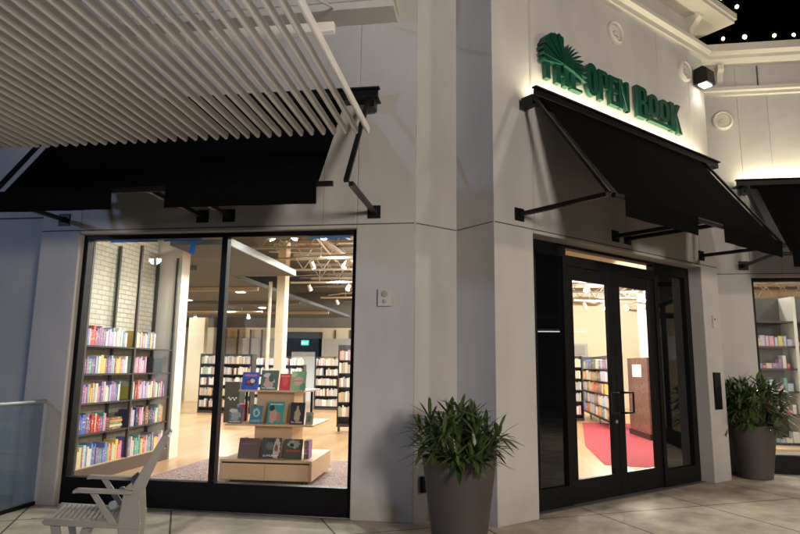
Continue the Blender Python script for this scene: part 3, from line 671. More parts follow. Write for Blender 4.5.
# ------------------------------------------------------------------ planters
def planter(x, y, label, seed, spread=1.0, group='planters beside the entrance', h=.79, n=30, tall=.45, lf=1.0):
    rnd = random.Random(seed)
    t = thing('planter', label, 'planter', (x, y, 0), 0, group)
    M = Matrix.Translation((x, y, 0))
    pr = [(.20, 0), (.235, .01), (.335, h-.02), (.34, h), (.30, h), (.295, h-.05)]
    MB(M).lathe(pr, 48, close=False).build('pot', POT, t, smooth=True)
    MB(M).lathe([(.297, h-.07), (.297, h-.055), (.001, h-.04)], 24, close=True).build('soil', SOIL, t)
    mb = MB(M); st = MB(M)
    for i in range(n):
        a = rnd.uniform(0, 2*pi); rr = .22*math.sqrt(rnd.random())
        base = Vector((rr*cos(a), rr*sin(a), h-.05))
        lean = rr/.22
        top = Vector((cos(a)*(rr+.22*lean*rnd.uniform(.4, 1.1)*spread), sin(a)*(rr+.22*lean*rnd.uniform(.4, 1.1)*spread), h+rnd.uniform(.04, 1)*tall*(1.1-.4*lean)))
        st.tube(base, top, .006, .004, n=5)
        out = Vector((cos(a)*lean, sin(a)*lean, .55)).normalized()
        nl = rnd.randint(8, 12)
        # whorl of strap leaves round the cane tip
        for k in range(nl):
            b_ = 2*pi*k/nl + rnd.uniform(-.25, .25)
            tilt = rnd.uniform(.35, 1.25)
            u = out.orthogonal().normalized(); v = out.cross(u)
            d = (out*cos(tilt) + (u*cos(b_)+v*sin(b_))*sin(tilt)).normalized()
            L = rnd.uniform(.17, .30)*lf; wd = rnd.uniform(.009, .017)*lf
            side = d.cross(Vector((0, 0, 1)));
            if side.length < .1: side = Vector((1, 0, 0))
            side.normalize(); up = side.cross(d)
            p0 = top + Vector((0, 0, rnd.uniform(-.06, .02)))
            segs = 4; vs = []; fs = []
            for q in range(segs+1):
                tt = q/segs
                c = p0 + d*L*tt + Vector((0, 0, -1))*(L*.24*tt*tt*rnd.uniform(.8, 1.2))
                wq = wd*(.45+1.0*sin(pi*min(1, tt*.9+.1)))*(0.05 if q == segs else 1)
                vs += [c-side*wq, c-up*wq*.25, c+side*wq]
            for q in range(segs):
                k3 = q*3; fs += [(k3, k3+1, k3+4, k3+3), (k3+1, k3+2, k3+5, k3+4)]
            mb.add(vs, fs)
    mb.build('foliage', LEAF, t); st.build('stem', plain('cane_brown', (.05, .045, .02), .7), t)
    return t
planter(-.31, 5.79, 'tall brown planter of strappy green foliage in the corner left of the doors', 3, n=58)
planter(3.93, 10.33, 'tall brown planter of palm-like foliage right of the pillar below the far window', 11, spread=1.1, n=70, tall=.66, lf=1.15)

# ------------------------------------------------------------------ patio chair
ch = thing('patio_chair', 'weathered pale slatted patio armchair seen side-on by the left window', 'chair', (-3.2, 4.84, 0), radians(206))
MC = Matrix.Translation((-3.2, 4.84, 0)) @ Matrix.Rotation(radians(206), 4, 'Z')
def zseat(x): return .36+.045*(x+.28)/.6
for sy, nm in ((-.27, 0), (.27, 1)):
    mb = MB(MC); mb.prism([(-.34, .30), (.34, .375), (.36, .40), (.34, .425), (-.34, .35)], sy-.02, sy+.02, 'y'); mb.build('seat_rail', CHAIRM, ch, bevel=.005)
    mb = MB(MC); mb.prism([(.16, 0), (.215, 0), (.30, .37), (.235, .36)], sy-.017, sy+.017, 'y'); mb.prism([(.20, .0), (.15, .0), (.02, .33), (.08, .335)], sy-.0175, sy+.0165, 'y'); mb.build('leg', CHAIRM, ch, bevel=.004)
    mb = MB(MC); mb.prism([(-.33, 0), (-.25, 0), (-.17, .33), (-.20, .62), (-.25, .66), (-.32, .5), (-.34, .3)], sy-.0165, sy+.0172, 'y'); mb.build('leg', CHAIRM, ch, bevel=.006)
    mb = MB(MC); sy2 = sy*1.12
    mb.prism([(-.27, .575), (-.27, .605), (.13, .64), (.16, .625), (.16, .605), (.12, .608)], sy2-.035, sy2+.035, 'y'); mb.build('armrest', CHAIRM, ch, bevel=.006)
    mb = MB(MC); mb.prism([(.0, .605), (.05, .607), (-.12, .35), (-.18, .35)], sy*1.08-.012, sy*1.08+.012, 'y'); mb.build('arm_support', CHAIRM, ch, bevel=.003)
mb = MB(MC)
for k in range(16):
    x = -.25+k*.037
    mb.box(x-.0135, x+.0135, -.249, .249, zseat(x)-.006, zseat(x)+.014)
mb.build('seat', CHAIRM, ch, bevel=.003)
tb = Vector((-.66, 0, 1.06)); bb = Vector((-.22, 0, .36))
for sy in (-.255, .255):
    mb = MB(MC); mb.prism([(-.20, .33), (-.15, .37), (-.27, .66), (-.45, 1.01), (-.49, 1.03), (-.51, 1.0), (-.36, .64), (-.28, .40)], sy-.018, sy+.018, 'y'); mb.build('back_frame', CHAIRM, ch, bevel=.006)
mb = MB(MC)
for k in range(9):
    y = -.215+k*.054
    mb.prism([(-.21, .38), (-.19, .39), (-.30, .67), (-.465, .985), (-.485, .975), (-.325, .66)], y-.019, y+.019, 'y')
mb.build('backrest', CHAIRM, ch)
MB(MC).tube((-.49, -.29, .985), (-.49, .29, .985), .014, n=10).build('top_bar', CHAIRM, ch, smooth=True)
for sy in (-.295, .295): MB(MC).lathe([(.03, -.012), (.035, 0), (.03, .012)], 14, Matrix.Translation((-.13, sy, .5)) @ Matrix.Rotation(radians(90), 4, 'X')).build('hinge', GALV, ch)

# ------------------------------------------------------------------ books
def book_mesh():
    me = bpy.data.meshes.new('book')
    mb = MB()
    mb.box(0, .09, 0, 1, 0, 1); mb.box(.91, 1, 0, 1, 0, 1); mb.box(.0901, .9099, 0, .03, 0, 1); mb.box(.092, .908, .031, .97, .01, .985)
    me.from_pydata([tuple(v) for v in mb.v], [], mb.f); me.materials.append(BOOK); me.materials.append(PAPER)
    for k, p in enumerate(me.polygons): p.material_index = 1 if k >= 18 else 0
    me.update(); return me
BM = book_mesh()
PAL = [('red', (.55, .03, .04)), ('pink', (.75, .22, .38)), ('blue', (.06, .16, .50)), ('pale blue', (.35, .55, .72)), ('white', (.78, .76, .72)), ('cream', (.70, .60, .42)),
       ('teal', (.05, .35, .36)), ('green', (.08, .28, .10)), ('yellow', (.75, .52, .06)), ('orange', (.70, .25, .05)), ('black', (.03, .03, .035)), ('purple', (.25, .10, .35)),
       ('brown', (.20, .10, .06)), ('grey', (.33, .34, .36)), ('lilac', (.52, .42, .68)), ('navy', (.03, .05, .16))]
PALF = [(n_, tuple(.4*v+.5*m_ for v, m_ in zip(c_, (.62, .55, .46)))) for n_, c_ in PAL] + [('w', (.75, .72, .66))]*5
ORD = ['first', 'second', 'third', 'fourth', 'fifth', 'sixth', 'seventh', 'eighth', 'ninth', 'tenth', 'eleventh', 'twelfth', 'thirteenth', 'fourteenth', 'fifteenth', 'sixteenth', 'seventeenth', 'eighteenth', 'nineteenth', 'twentieth', 'twenty-first', 'twenty-second', 'twenty-third', 'twenty-fourth']
NB = [0]
def put_book(M, w, d, h, col, label, group, name='book'):
    o = bpy.data.objects.new(name, BM); COL.objects.link(o)
    o.matrix_basis = M @ Matrix.Diagonal((w, d, h, 1)); o.color = rgb(col)
    tag(o, label, 'book', group); NB[0] += 1
    return o
def book_row(rnd, M, L, place, group, hmin, hmax, wmin, wmax, dep, pal=None, cap=24, gap=.0008, lean=.12, skip=0):
    """stand books along local +x of M, spines towards local -y, until L is full"""
    x = 0; k = 0
    P = pal or PAL
    run = rnd.choice(P); left = 0
    while k < cap:
        w = rnd.uniform(wmin, wmax)
        if x+w > L: break
        if skip and rnd.random() < skip: x += w*1.3; continue
        if left <= 0: run = rnd.choice(P); left = rnd.choice((1, 1, 1, 2, 3))
        left -= 1
        h = rnd.uniform(hmin, hmax)
        nm, c = run; c = tuple(min(1, v*rnd.uniform(.85, 1.15)) for v in c)
        sz = 'slim' if w < wmin+(wmax-wmin)*.4 else 'thick' if w > wmin+(wmax-wmin)*.75 else 'upright'
        T = M @ Matrix.Translation((x, rnd.uniform(0, .012), 0))
        put_book(T, w, dep*rnd.uniform(.9, 1), h, c, '%s %s book %s from left, %s' % (sz, nm, ORD[k], place), group)
        x += w+gap; k += 1

# near bookcase by the left window: faces +x
MBC = Matrix.Translation((-5.47, 7.62, 0)) @ Matrix.Rotation(radians(90), 4, 'Z')   # local x -> +Y, local y -> -X (into the shelf)
bc = thing('bookcase', 'tall open metal bookcase with brown plinth along the white brick wall by the left window', 'bookcase', (-5.65, 8.8, 0), radians(90))
MB(MBC).box(0, 2.36, -.02, .42, .004, .19).build('plinth', DKWOOD, bc, bevel=.004)
ZS = (.19, .64, 1.05, 1.45, 1.84)
for k, x in enumerate((.02, 1.2, 2.34)):
    MB(MBC).box(x-.02, x+.02, .0, .04, .191, 3.45).build('upright', DKMET, bc); MB(MBC).box(x-.02, x+.02, .37, .41, .191, 3.45).build('upright', DKMET, bc)
for z in ZS[1:]:
    MB(MBC).box(.045, 1.175, .005, .41, z-.022, z).build('shelf', DKMET, bc); MB(MBC).box(1.225, 2.315, .005, .41, z-.022, z).build('shelf', DKMET, bc)
MB(MBC).box(.04, 2.33, .0, .41, .1905, .20).build('shelf', MAPLE, bc)
rnd = random.Random(5)
shn = ['the bottom shelf', 'the lower shelf', 'the middle shelf', 'the upper shelf', 'the top shelf']
pastel = [(n_, tuple(.85*v+.15*m_ for v, m_ in zip(c_, (.66, .62, .56)))) for n_, c_ in PAL if n_ in ('red', 'pink', 'pale blue', 'white', 'cream', 'lilac', 'blue', 'purple', 'yellow', 'teal')]
for k, z in enumerate(ZS):
    for bay, (x0, L) in enumerate(((.05, 1.1), (1.23, 1.06))):
        T = MBC @ Matrix.Translation((x0, .02, z+.0015 if k else .2015))
        part = 1
        if k == 4 and bay: L = .62
        if k == 3 and bay: T = T @ Matrix.Translation((0, 0, 0)); L = .4
        if k == 3 and bay: pass
        if k == 2 and not bay: L = 1.02
        if k == 1 and not bay: L = .62
        book_row(rnd, T, L, '%s of %s bay by left window' % (shn[k][4:], 'near' if not bay else 'far'), 'books in the tall bookcase by the left window',
                 .19, .29 if k != 3 else .26, .022, .06, .2, pastel if k != 1 else PAL, cap=24)
# lying stacks and bins on those shelves
for i, (x, z, n) in enumerate(((.74, .64, 5), (1.75, 1.45, 0))):
    for j in range(n):
        T = MBC @ Matrix.Translation((x+.02*(j % 2), .03, z+.0015+j*.034)) @ Matrix.Rotation(radians(90), 4, 'Y') @ Matrix.Translation((-.033, 0, 0))
        nm, c = PAL[(12, 5, 7, 9, 12)[j]]
        put_book(T, .032, .2, .30, c, 'flat lying %s book, %s up in the stack on the near lower shelf' % (nm, ORD[j]), 'books in the tall bookcase by the left window')
bx = thing('display_bin', 'black square display bin on the upper shelf of the far bay', 'bin', tuple(MBC @ Vector((1.95, .05, 1.4515))), radians(90))
MB(MBC).box(1.8, 2.08, .03, .25, 1.4515, 1.70).build('body', plain('bin_black', (.03, .04, .04), .5), bx, bevel=.004)
MB(MBC).box(1.82, 2.06, .026, .0295, 1.47, 1.68).build('front_panel', plain('bin_front', (.02, .05, .06), .3), bx)

# display table
dt = thing('display_table', 'pale wooden stepped display table with two open shelves over a drawer base', 'table', (-3.05, 8.85, 0), radians(3))
MT = Matrix.Translation((-3.05, 8.2, 0)) @ Matrix.Rotation(radians(3), 4, 'Z')
MB(MT).box(-.64, .64, 0, 1.2, .06, .325).build('base', MAPLE, dt, bevel=.004)
mb = MB(MT); mb.box(-.60, -.003, -.018, -.001, .07, .275); mb.box(.003, .60, -.018, -.001, .07, .275); mb.build('drawer_front', MAPLE, dt, bevel=.003)
MB(MT).box(-.61, .61, -.004, -.0005, .276, .296).build('drawer_gap', BLACK, dt)
MB(MT).box(-.52, .52, .1, 1.1, .014, .059).build('kick_base', BLACK, dt)
for sx_ in (-.5, .5): MB(MT).box(sx_-.06, sx_+.06, .06, .16, .0055, .0135).build('caster', DKMET, dt)
MB(MT).box(-.27, .27, .3, .9, .3255, .765).build('core', MAPLE, dt)
MB(MT).box(-.62, .62, .06, 1.14, .766, .79).build('shelf', MAPLE, dt, bevel=.003)
MB(MT).box(-.27, .27, .34, .86, .7905, 1.225).build('core', MAPLE, dt)
for sx_ in (-.5, .47): MB(MT).box(sx_, sx_+.03, .5, .53, .7905, 1.225).build('post', BLACK, dt)
MB(MT).box(-.47, .47, .12, 1.08, 1.2255, 1.25).build('shelf', MAPLE, dt, bevel=.003)
def cover_book(x, y, z, w, h, th, tilt, mat, label, rz=0):
    """front cover towards the window, leaning back"""
    T = MT @ Matrix.Translation((x, y, z)) @ Matrix.Rotation(radians(rz), 4, 'Z') @ Matrix.Rotation(radians(-tilt), 4, 'X')
    t = thing('book', label, 'book', tuple(T @ Vector((0, 0, 0))), 0, 'face-out books on the display table')
    MB(T).box(-w/2, w/2, 0, .004, 0, h).build('front_cover', mat, t)
    MB(T).box(-w/2+.004, w/2-.003, .0042, th-.004, .004, h-.004).build('pages', PAPER, t)
    mb = MB(T); mb.box(-w/2, w/2, th-.0038, th, 0, h); mb.box(-w/2, -w/2+.0038, .0042, th-.004, 0, h); mb.build('back_cover', mat, t)
zt_ = 1.2515; zm = .7915; zb = .3265
cover_book(-.335, .17, zt_, .24, .25, .02, 14, cover('cover_blue', (.03, .10, .55), [(.52, .45, .32, .22, (.05, .02, .03)), (.62, .5, .14, .12, (.75, .7, .65)), (.4, .45, .12, .1, (.5, .06, .06))], [(.82, .06, (.8, .25, .5))]), 'blue hardcover with pink title standing left on the top shelf of the table')
cover_book(-.06, .17, zt_, .25, .28, .02, 14, cover('cover_photo', (.10, .13, .10), [(.5, .4, .3, .3, (.6, .4, .32)), (.35, .75, .2, .12, (.7, .68, .62)), (.6, .6, .14, .2, (.05, .12, .08))], [(.1, .04, (.7, .7, .7))]), 'dark photo book with pale figure, second from left on the table top shelf')
cover_book(.17, .17, zt_, .155, .235, .025, 14, cover('cover_red', (.62, .03, .03), [(.5, .55, .25, .3, (.75, .10, .07))], [(.85, .05, (.85, .45, .3))]), 'small bright red book standing on the top shelf of the table')
cover_book(.36, .17, zt_, .21, .27, .02, 14, cover('cover_green', (.30, .52, .26), [(.5, .5, .32, .24, (.78, .50, .42)), (.15, .85, .25, .15, (.6, .75, .5)), (.85, .2, .2, .2, (.12, .35, .15))], [(.5, .04, (.75, .2, .2))]), 'leafy green book with a pink square at the right of the table top shelf')
cover_book(-.50, .11, zm, .20, .22, .03, 16, cover('cover_slate', (.10, .13, .13), [(.5, .5, .35, .3, (.35, .38, .36)), (.3, .8, .3, .12, (.6, .6, .55))], [(.12, .05, (.7, .7, .65))]), 'grey patterned book at the left end of the table middle shelf')
cover_book(-.22, .14, zm, .17, .25, .02, 16, cover('cover_bluegreen', (.07, .22, .30), [(.5, .6, .28, .25, (.45, .65, .68)), (.5, .6, .14, .13, (.06, .2, .28))], [(.15, .06, (.35, .55, .7))]), 'slate blue book with a pale ring on the table middle shelf')
cover_book(.06, .14, zm, .23, .31, .02, 14, cover('cover_teal', (.03, .33, .31), [(.35, .35, .24, .3, (.60, .33, .25)), (.25, .72, .16, .15, (.03, .03, .03)), (.7, .3, .12, .2, (.5, .2, .15))], [(.87, .03, (.8, .8, .7))]), 'teal book showing an orange figure in the centre of the table middle shelf')
cover_book(.37, .14, zm+.0, .20, .30, .025, 12, cover('cover_black', (.02, .025, .03), [(.5, .42, .22, .28, (.55, .42, .24)), (.5, .75, .08, .1, (.6, .45, .25))], [(.1, .04, (.7, .6, .4))]), 'black book with a gold motif right of the teal one on the middle shelf')
cover_book(.54, .16, zm, .10, .17, .02, 14, cover('cover_small', (.45, .48, .40), [(.5, .5, .3, .3, (.15, .3, .2))], []), 'small pale green book at the right end of the table middle shelf')
cover_book(-.30, .14, zb, .29, .27, .02, 15, cover('cover_brown', (.13, .065, .04), [], [(.72, .06, (.22, .13, .09))]), 'wide plain brown book at the left of the table bottom shelf')
cover_book(.02, .14, zb, .27, .28, .02, 15, cover('cover_dusk', (.05, .045, .04), [(.78, .5, .18, .5, (.55, .47, .38)), (.75, .5, .08, .2, (.3, .06, .05)), (.4, .6, .2, .2, (.12, .15, .1))], [(.15, .04, (.7, .7, .7))]), 'dark book with a pale side panel in the middle of the table bottom shelf')
cover_book(.33, .14, zb, .25, .27, .02, 15, cover('cover_forest', (.06, .07, .04), [(.5, .75, .35, .2, (.35, .4, .3)), (.4, .7, .12, .1, (.02, .02, .02))], [(.42, .05, (.55, .05, .03))]), 'dark green book with a red title at the right of the table bottom shelf')
for x, y, z, n, wh in ((-.47, .34, zb, 1, 'behind the brown book'), (.47, .22, zb, 2, 'right of the red titled book'), (-.59, .42, zm, 3, 'behind the grey book')):
    for j in range(n):
        nm, c = PAL[(13, 11, 0)[j]]
        put_book(MT @ Matrix.Translation((x+.034*j, y, z)), .032, .2, .24, c, 'upright %s book standing %s on the display table' % (nm, wh), 'upright books on the display table')

solid('rug', MB(Matrix.Translation((-3.1, 9.0, 0)) @ Matrix.Rotation(radians(-1), 4, 'Z')).box(-1.75, 1.5, -1.6, 1.5, .0042, .0052), RUG, 'patterned grey and maroon rug under the display table', 'rug')
solid('carpet', MB().prism([(1.85, 11.05), (3.0, 10.9), (5.0, 12.2), (5.3, 19.4), (2.65, 19.4), (1.9, 13.6)], .0042, .009), RED, 'red carpet on the wooden floor inside the entrance doors', 'carpet')

# far bookcases along the back, and the mass of their books
ST = MB(); STC = []
def far_book(T, w, d, h, c):
    n0 = len(ST.f); ST.box(0, w, 0, d, 0, h, T); STC.extend([c]*(len(ST.f)-n0))
def bookcase(M, L, Ht, shelves, label, loc, rz, indiv=0, place='', wmin=.025, wmax=.05, group='', dark=True, cap=24, D=.3, bh=(.20, .27), base=.08, back=True):
    t = thing('bookcase', label, 'bookcase', loc, rz)
    m = DKMET if dark else MAPLE
    mb = MB(M); mb.box(0, .03, 0, D, .0045, Ht); mb.build('side', m, t); MB(M).box(L-.03, L, 0, D, .0045, Ht).build('side', m, t)
    if back: MB(M).box(.0305, L-.0305, D-.02, D, .005, Ht).build('back', m, t)
    MB(M).box(.0305, L-.0305, .01, D-.021, .005, base).build('plinth', m, t)
    r2 = random.Random(label)
    for k, z in enumerate(shelves):
        MB(M).box(.0305, L-.0305, 0, D-.021, z-.022, z).build('shelf', m, t)
        if k < indiv:
            book_row(r2, M @ Matrix.Translation((.035, .02, z+.001)), L-.07, '%s of %s' % (['top shelf', 'second shelf', 'third shelf', 'fourth shelf', 'bottom shelf'][k], place), group, bh[0], bh[1], wmin, wmax, .18, cap=cap)
        else:
            x = .035
            while x < L-.09:
                w = r2.uniform(wmin, wmax)
                if r2.random() < .06: x += w*2; continue
                c = r2.choice(PALF)[1]; far_book(M @ Matrix.Translation((x, .02, z+.001)), w, .18, r2.uniform(*bh), c); x += w+.001
    return t
T = Matrix.Translation
bookcase(T((-6.5, 22.2, 0)), 3.0, 1.62, (1.60, 1.24, .88, .5, .13), 'low black bookcase at the back right of the exit door', (-5, 22.3, 0), 0, D=.35)
bookcase(T((-9.4, 22.4, 0)), 2.4, 1.62, (1.60, 1.24, .88, .5, .13), 'low black bookcase at the back below the exit door', (-8.2, 22.5, 0), 0, D=.35)
bookcase(T((-9.75, 19.6, 0)), 1.85, 1.95, (1.62, 1.27, .92, .57, .2), 'black bookcase of many shelves left of the display table in the middle of the shop', (-8, 19.7, 0), 0, wmin=.03, wmax=.055, D=.35)
0 and bookcase(T((-6.5, 19.6, 0)), .8, 1.95, (1.62, 1.27, .92, .57, .2), 'narrow black bookcase behind the white column', (-6.1, 19.7, 0), 0)
0 and bookcase(T((-12.3, 23.5, 0)), 1.9, 2.0, (1.66, 1.3, .95, .6, .2), 'wide dark bookcase against the back wall left of the mullion', (-11, 23.6, 0), 0)
bookcase(T((-15.6, 23.9, 0)), 1.4, 1.4, (1.1, .75, .4), 'small dark bookcase beside the grey partition deep in the shop', (-15, 24, 0), 0)
bookcase(T((-1.2, 20, 0)), 4, 2.0, (1.65, 1.3, .95, .6, .2), 'black bookcase on the far side behind the wall between window and doors', (1, 20, 0), 0)
bookcase(T((-3.78, 14.9, .12)) @ Matrix.Rotation(radians(12), 4, 'Z'), .9, 2.0, (1.62, 1.3, .96, .6, .25), 'rolling book trolley at the right edge of the left window', (-3.5, 15, 0), radians(12), indiv=0, place='rolling trolley', group='books on the rolling trolley', wmin=.035, wmax=.06, cap=12)
for dx in (.06, .8):
    p = T((-3.78, 14.9, 0)) @ Matrix.Rotation(radians(12), 4, 'Z') @ Vector((dx, .06, 0))
    solid('caster', MB().tube((p.x-.02, p.y, .064), (p.x+.02, p.y, .064), .058, n=16), BLACK, 'black wheel under the %s end of the rolling trolley' % ('left' if dx < .4 else 'right'), 'wheel')
# cart seen through the left door, facing -x
MK = T((3.07, 22.2, .16)) @ Matrix.Rotation(radians(-90), 4, 'Z')
bookcase(MK, 4.9, 1.85, (1.45, 1.1, .75, .4, .08), 'long tall bookcase on casters seen through the left entrance door', (3.25, 19.8, 0), radians(-90), indiv=5, place='long case behind left door', group='books in the long case seen through the left door', wmin=.2, wmax=.3, cap=20, D=.4, bh=(.22, .30), dark=True, base=.03)
for dy in (17.5, 19.2, 20.9): solid('caster', MB().tube((3.10, dy, .083), (3.15, dy, .083), .078, n=16), GALV, 'grey caster wheel, %s from the doors under the long bookcase' % {17.5: 'nearest', 19.2: 'second', 20.9: 'third'}[dy], 'wheel')
ds = thing('display_stand', 'dark upright display stand with pale chalk scrawl left of the table', 'stand', (-7.1, 16.6, 0))
MB().box(-7.42, -6.98, 16.5, 16.9, .0045, 1.12).build('body', plain('chalkboard_black', (.02, .022, .022), .6), ds, bevel=.005)
mb = MB()
for k in range(7): mb.tube((-7.32+.04*k, 16.497, .66+.05*sin(k*2.2)), (-7.28+.04*k, 16.497, .66+.05*sin(k*2.2+2.2)), .006, n=5)
mb.build('chalk_mark', PAPER, ds)
# wood-look reading desk and kiosk
kk = thing('kiosk', 'tall red-brown speckled kiosk panel with a white notice seen through the right door', 'kiosk', (4.1, 15.6, 0))
MB().prism([(3.55, 15.0), (4.9, 15.15), (4.8, 16.7), (3.43, 16.55)], .13, 1.88).build('body', GRANITE, kk, bevel=.006)
MB().prism([(3.53, 14.98), (4.92, 15.13), (4.82, 16.72), (3.41, 16.57)], .0095, .1295).build('plinth', BLACK, kk)
mk = T((3.55, 15.0, 0)) @ Matrix.Rotation(math.atan2(1.55, -.12), 4, 'Z')
MB(mk).box(.45, 1.15, .002, .006, 1.42, 1.72).build('notice', PAPER, kk)
MB(T((3.55, 15.0, 0)) @ Matrix.Rotation(math.atan2(.15, 1.35), 4, 'Z')).box(.12, .75, -.006, -.002, 1.42, 1.68).build('notice', PAPER, kk)

# far right window: white shelving with gifts and books
wsf = thing('display_shelving', 'white shelving unit of small goods inside the far right window', 'shelving', (5.6, 12.3, 0))
MW = T((4.6, 11.9, 0)) @ Matrix.Rotation(radians(8), 4, 'Z')
for x in (0, .85, 1.7, 2.55): MB(MW).box(x-.03, x+.03, 0, .4, .0045, 2.95).build('post', WHITE, wsf)
for i in range(3):
    for z in (.35, .85, 1.25, 1.65, 2.05, 2.5): MB(MW).box(i*.85+.031, i*.85+.819, 0, .4, z-.03, z).build('shelf', DKMET, wsf)
MB(MW).box(-.05, 2.6, .41, .44, .0045, 2.95).build('back_panel', plain('grey_back', (.075, .07, .065), .6), wsf)
rr = random.Random(9)
colnm = ['left', 'middle', 'right']
for i in range(3):
    for zi, z in enumerate((.35, .85, 1.25, 1.65, 2.05)):
        x = i*.85+.05; k = 0
        while x < i*.85+.72 and k < 9:
            w = rr.uniform(.05, .12); nm, c = rr.choice(pastel); h = rr.uniform(.05, .2)*(1 if rr.random() < .8 else 1.4)
            T2 = MW @ T((x, .06, z+.001)); 
            put_book(T2, w, .12, h, c, '%s %s boxed gift, %s along the %s shelf, %s white bay' % ('tall' if h > .13 else 'short', nm, ORD[k], ['lowest', 'second', 'third', 'fourth', 'fifth'][zi], colnm[i]), 'small goods on the white shelving', name='boxed_gift')['category'] = 'boxed gift'
            x += w+rr.uniform(.002, .015); k += 1
plf = thing('display_plinth', 'low pale wooden display plinth inside the far right window', 'plinth', (5.2, 11.3, 0))
MB().prism([(4.5, 11.15), (7.5, 11.1), (7.5, 11.6), (4.5, 11.75)], .0045, .34).build('top', MAPLE, plf, bevel=.004)
MB().prism([(4.52, 11.12), (7.48, 11.07), (7.48, 11.09), (4.52, 11.14)], .02, .30).build('front_panel', WHITE, plf)

# the mass of far books as one object
me = bpy.data.meshes.new('far_books'); me.from_pydata([tuple(v) for v in ST.v], [], ST.f); me.materials.append(BKST); me.update()
ca = me.color_attributes.new('Col', 'FLOAT_COLOR', 'CORNER'); li = 0
for p, c in zip(me.polygons, STC):
    for _ in range(p.loop_total): ca.data[li].color = rgb(c); li += 1
fb = bpy.data.objects.new('far_books', me); COL.objects.link(fb); tag(fb, 'rows of many coloured books filling the shelves deep in the shop', 'books', kind='stuff')

# ------------------------------------------------------------------ track lights, downlights, added fill lights
def lampobj(kind, loc, energy, color, size=.3, rot=None, sy=None, spot=None, blend=.5, name='lamp_light', parent=None):
    l = bpy.data.lights.new(name, kind); l.energy = energy; l.color = color
    if kind == 'AREA':
        l.size = size
        if sy: l.shape = 'RECTANGLE'; l.size_y = sy
    elif kind == 'SPOT': l.spot_size = radians(spot); l.spot_blend = blend; l.shadow_soft_size = size
    else: l.shadow_soft_size = size
    o = bpy.data.objects.new(name, l); COL.objects.link(o); o.location = loc
    if rot is not None: o.rotation_euler = rot
    return o
def aim(o, target):
    o.rotation_euler = (Vector(target)-o.location).to_track_quat('-Z', 'Y').to_euler()
wh = [('nearest the window', 'over the display table'), ]
tracks = [((-3.9, 9.6), (-1.6, 9.6), 'above the display table near the window'), ((-4.2, 12.6), (-.5, 12.6), 'second row back from the left window'), ((-5.6, 16.4), (0, 16.4), 'third row back from the left window'),
          ((-5.8, 20.2), (0, 20.2), 'fourth row back from the left window'), ((1.2, 14.2), (4.5, 15.4), 'nearest the entrance doors'), ((2.4, 18.5), (5.6, 19.7), 'second back from the entrance doors'), ((4.6, 12.6), (8, 12.6), 'over the white shelving'),
          ((-12.5, 14.5), (-8, 14.5), 'under the lowered grey ceiling'), ((-13, 20.5), (-8, 20.5), 'deeper under the lowered grey ceiling')]
for (a, c, lb) in tracks:
    zt2 = 3.9 if a[0] > -6 else 3.45
    if lb.startswith('nearest the ent') or lb.startswith('second back'): zt2 = 3.6
    t = thing('track_light', 'white ceiling track of spot heads ' + lb, 'track light', ((a[0]+c[0])/2, (a[1]+c[1])/2, zt2), 0, 'track lights in the shop')
    mb = MB(); mb.tube((a[0], a[1], zt2), (c[0], c[1], zt2), 0, sq=(.05, .05)); mb.build('track', WHITE, t)
    mb = MB()
    for q in (.15, .85): 
        x, y = a[0]+(c[0]-a[0])*q, a[1]+(c[1]-a[1])*q; mb.tube((x, y, zt2+.02), (x, y, 4.25 if a[0] > -6 else 3.6), .008, n=5)
    mb.build('hanger', WHITE, t)
    n = 5
    for k in range(n):
        q = (k+.5)/n; x, y = a[0]+(c[0]-a[0])*q, a[1]+(c[1]-a[1])*q
        dr = Vector((.25*(-1)**k, -.35 if k % 3 else .4, -.8)).normalized()
        mb = MB(); mb.tube((x, y, zt2-.02), (x, y, zt2-.09), .012, n=6); p0 = Vector((x, y, zt2-.14)); mb.tube(p0-dr*.07, p0+dr*.09, .045, .062, n=14)
        hd = mb.build('lamp_head', WHITE, t, smooth=True)
        mb = MB(); mb.tube(p0+dr*.0905, p0+dr*.094, .05, n=14); mb.build('lens', TRKM, hd)
for i, (x, y) in enumerate(((-6.6, 11.4), (-8.2, 13.8), (-6.9, 16), (-9.5, 18), (-12, 16.5), (-8, 20.5))):
    nmz = ['nearest the window', 'second back', 'right of the mullion', 'middle of the shop', 'far left', 'deepest in'][i]
    t = thing('downlight', 'round recessed downlight in the grey lowered ceiling, ' + nmz, 'downlight', (x, y, 3.59), 0, 'downlights in the lowered ceiling')
    MB(T((x, y, 3.58))).lathe([(.16, .019), (.16, .0), (.13, .0), (.13, .019)], 24, close=False).build('ring', WHITE, t)
    MB(T((x, y, 3.584))).lathe([(.129, 0), (.129, .008), (.001, .009)], 24).build('lens', DLM, t)

WARM = (1, .93, .80); WH2 = (1, .97, .89)
KI = 1.0
for (a, c, lb) in tracks:
    zt2 = 3.9 if a[0] > -6 else 3.45
    if lb.startswith('nearest the ent') or lb.startswith('second back'): zt2 = 3.6
    L = math.hypot(c[0]-a[0], c[1]-a[1])
    for q in (.25, .75):
        x, y = a[0]+(c[0]-a[0])*q, a[1]+(c[1]-a[1])*q
        lampobj('SPOT', (x, y, zt2+.1), KI*(140+60*L)*(1.3 if y > 16 else 1), WARM if x > 1 else WH2, .06, (0, 0, 0), None, 165, .4, name='track_lamp_light')
for x, y, z, e in ((-3.0, 24, 4.2, 700), (5, 23, 4.2, 750), (-14, 23.5, 3.5, 300), (-2.5, 16, 4.5, 300), (3.3, 13, 4.6, 190), (3.0, 16.6, 4.4, 330), (4.4, 20.5, 4.4, 400), (-3, 8.6, 4.6, 140), (6.5, 17, 4.5, 400), (7, 11.8, 4.5, 160)):
    lampobj('POINT', (x, y, z), KI*e, WH2, .06, name='interior_fill_light')  # bare point lights without fixtures, added to brighten the shop
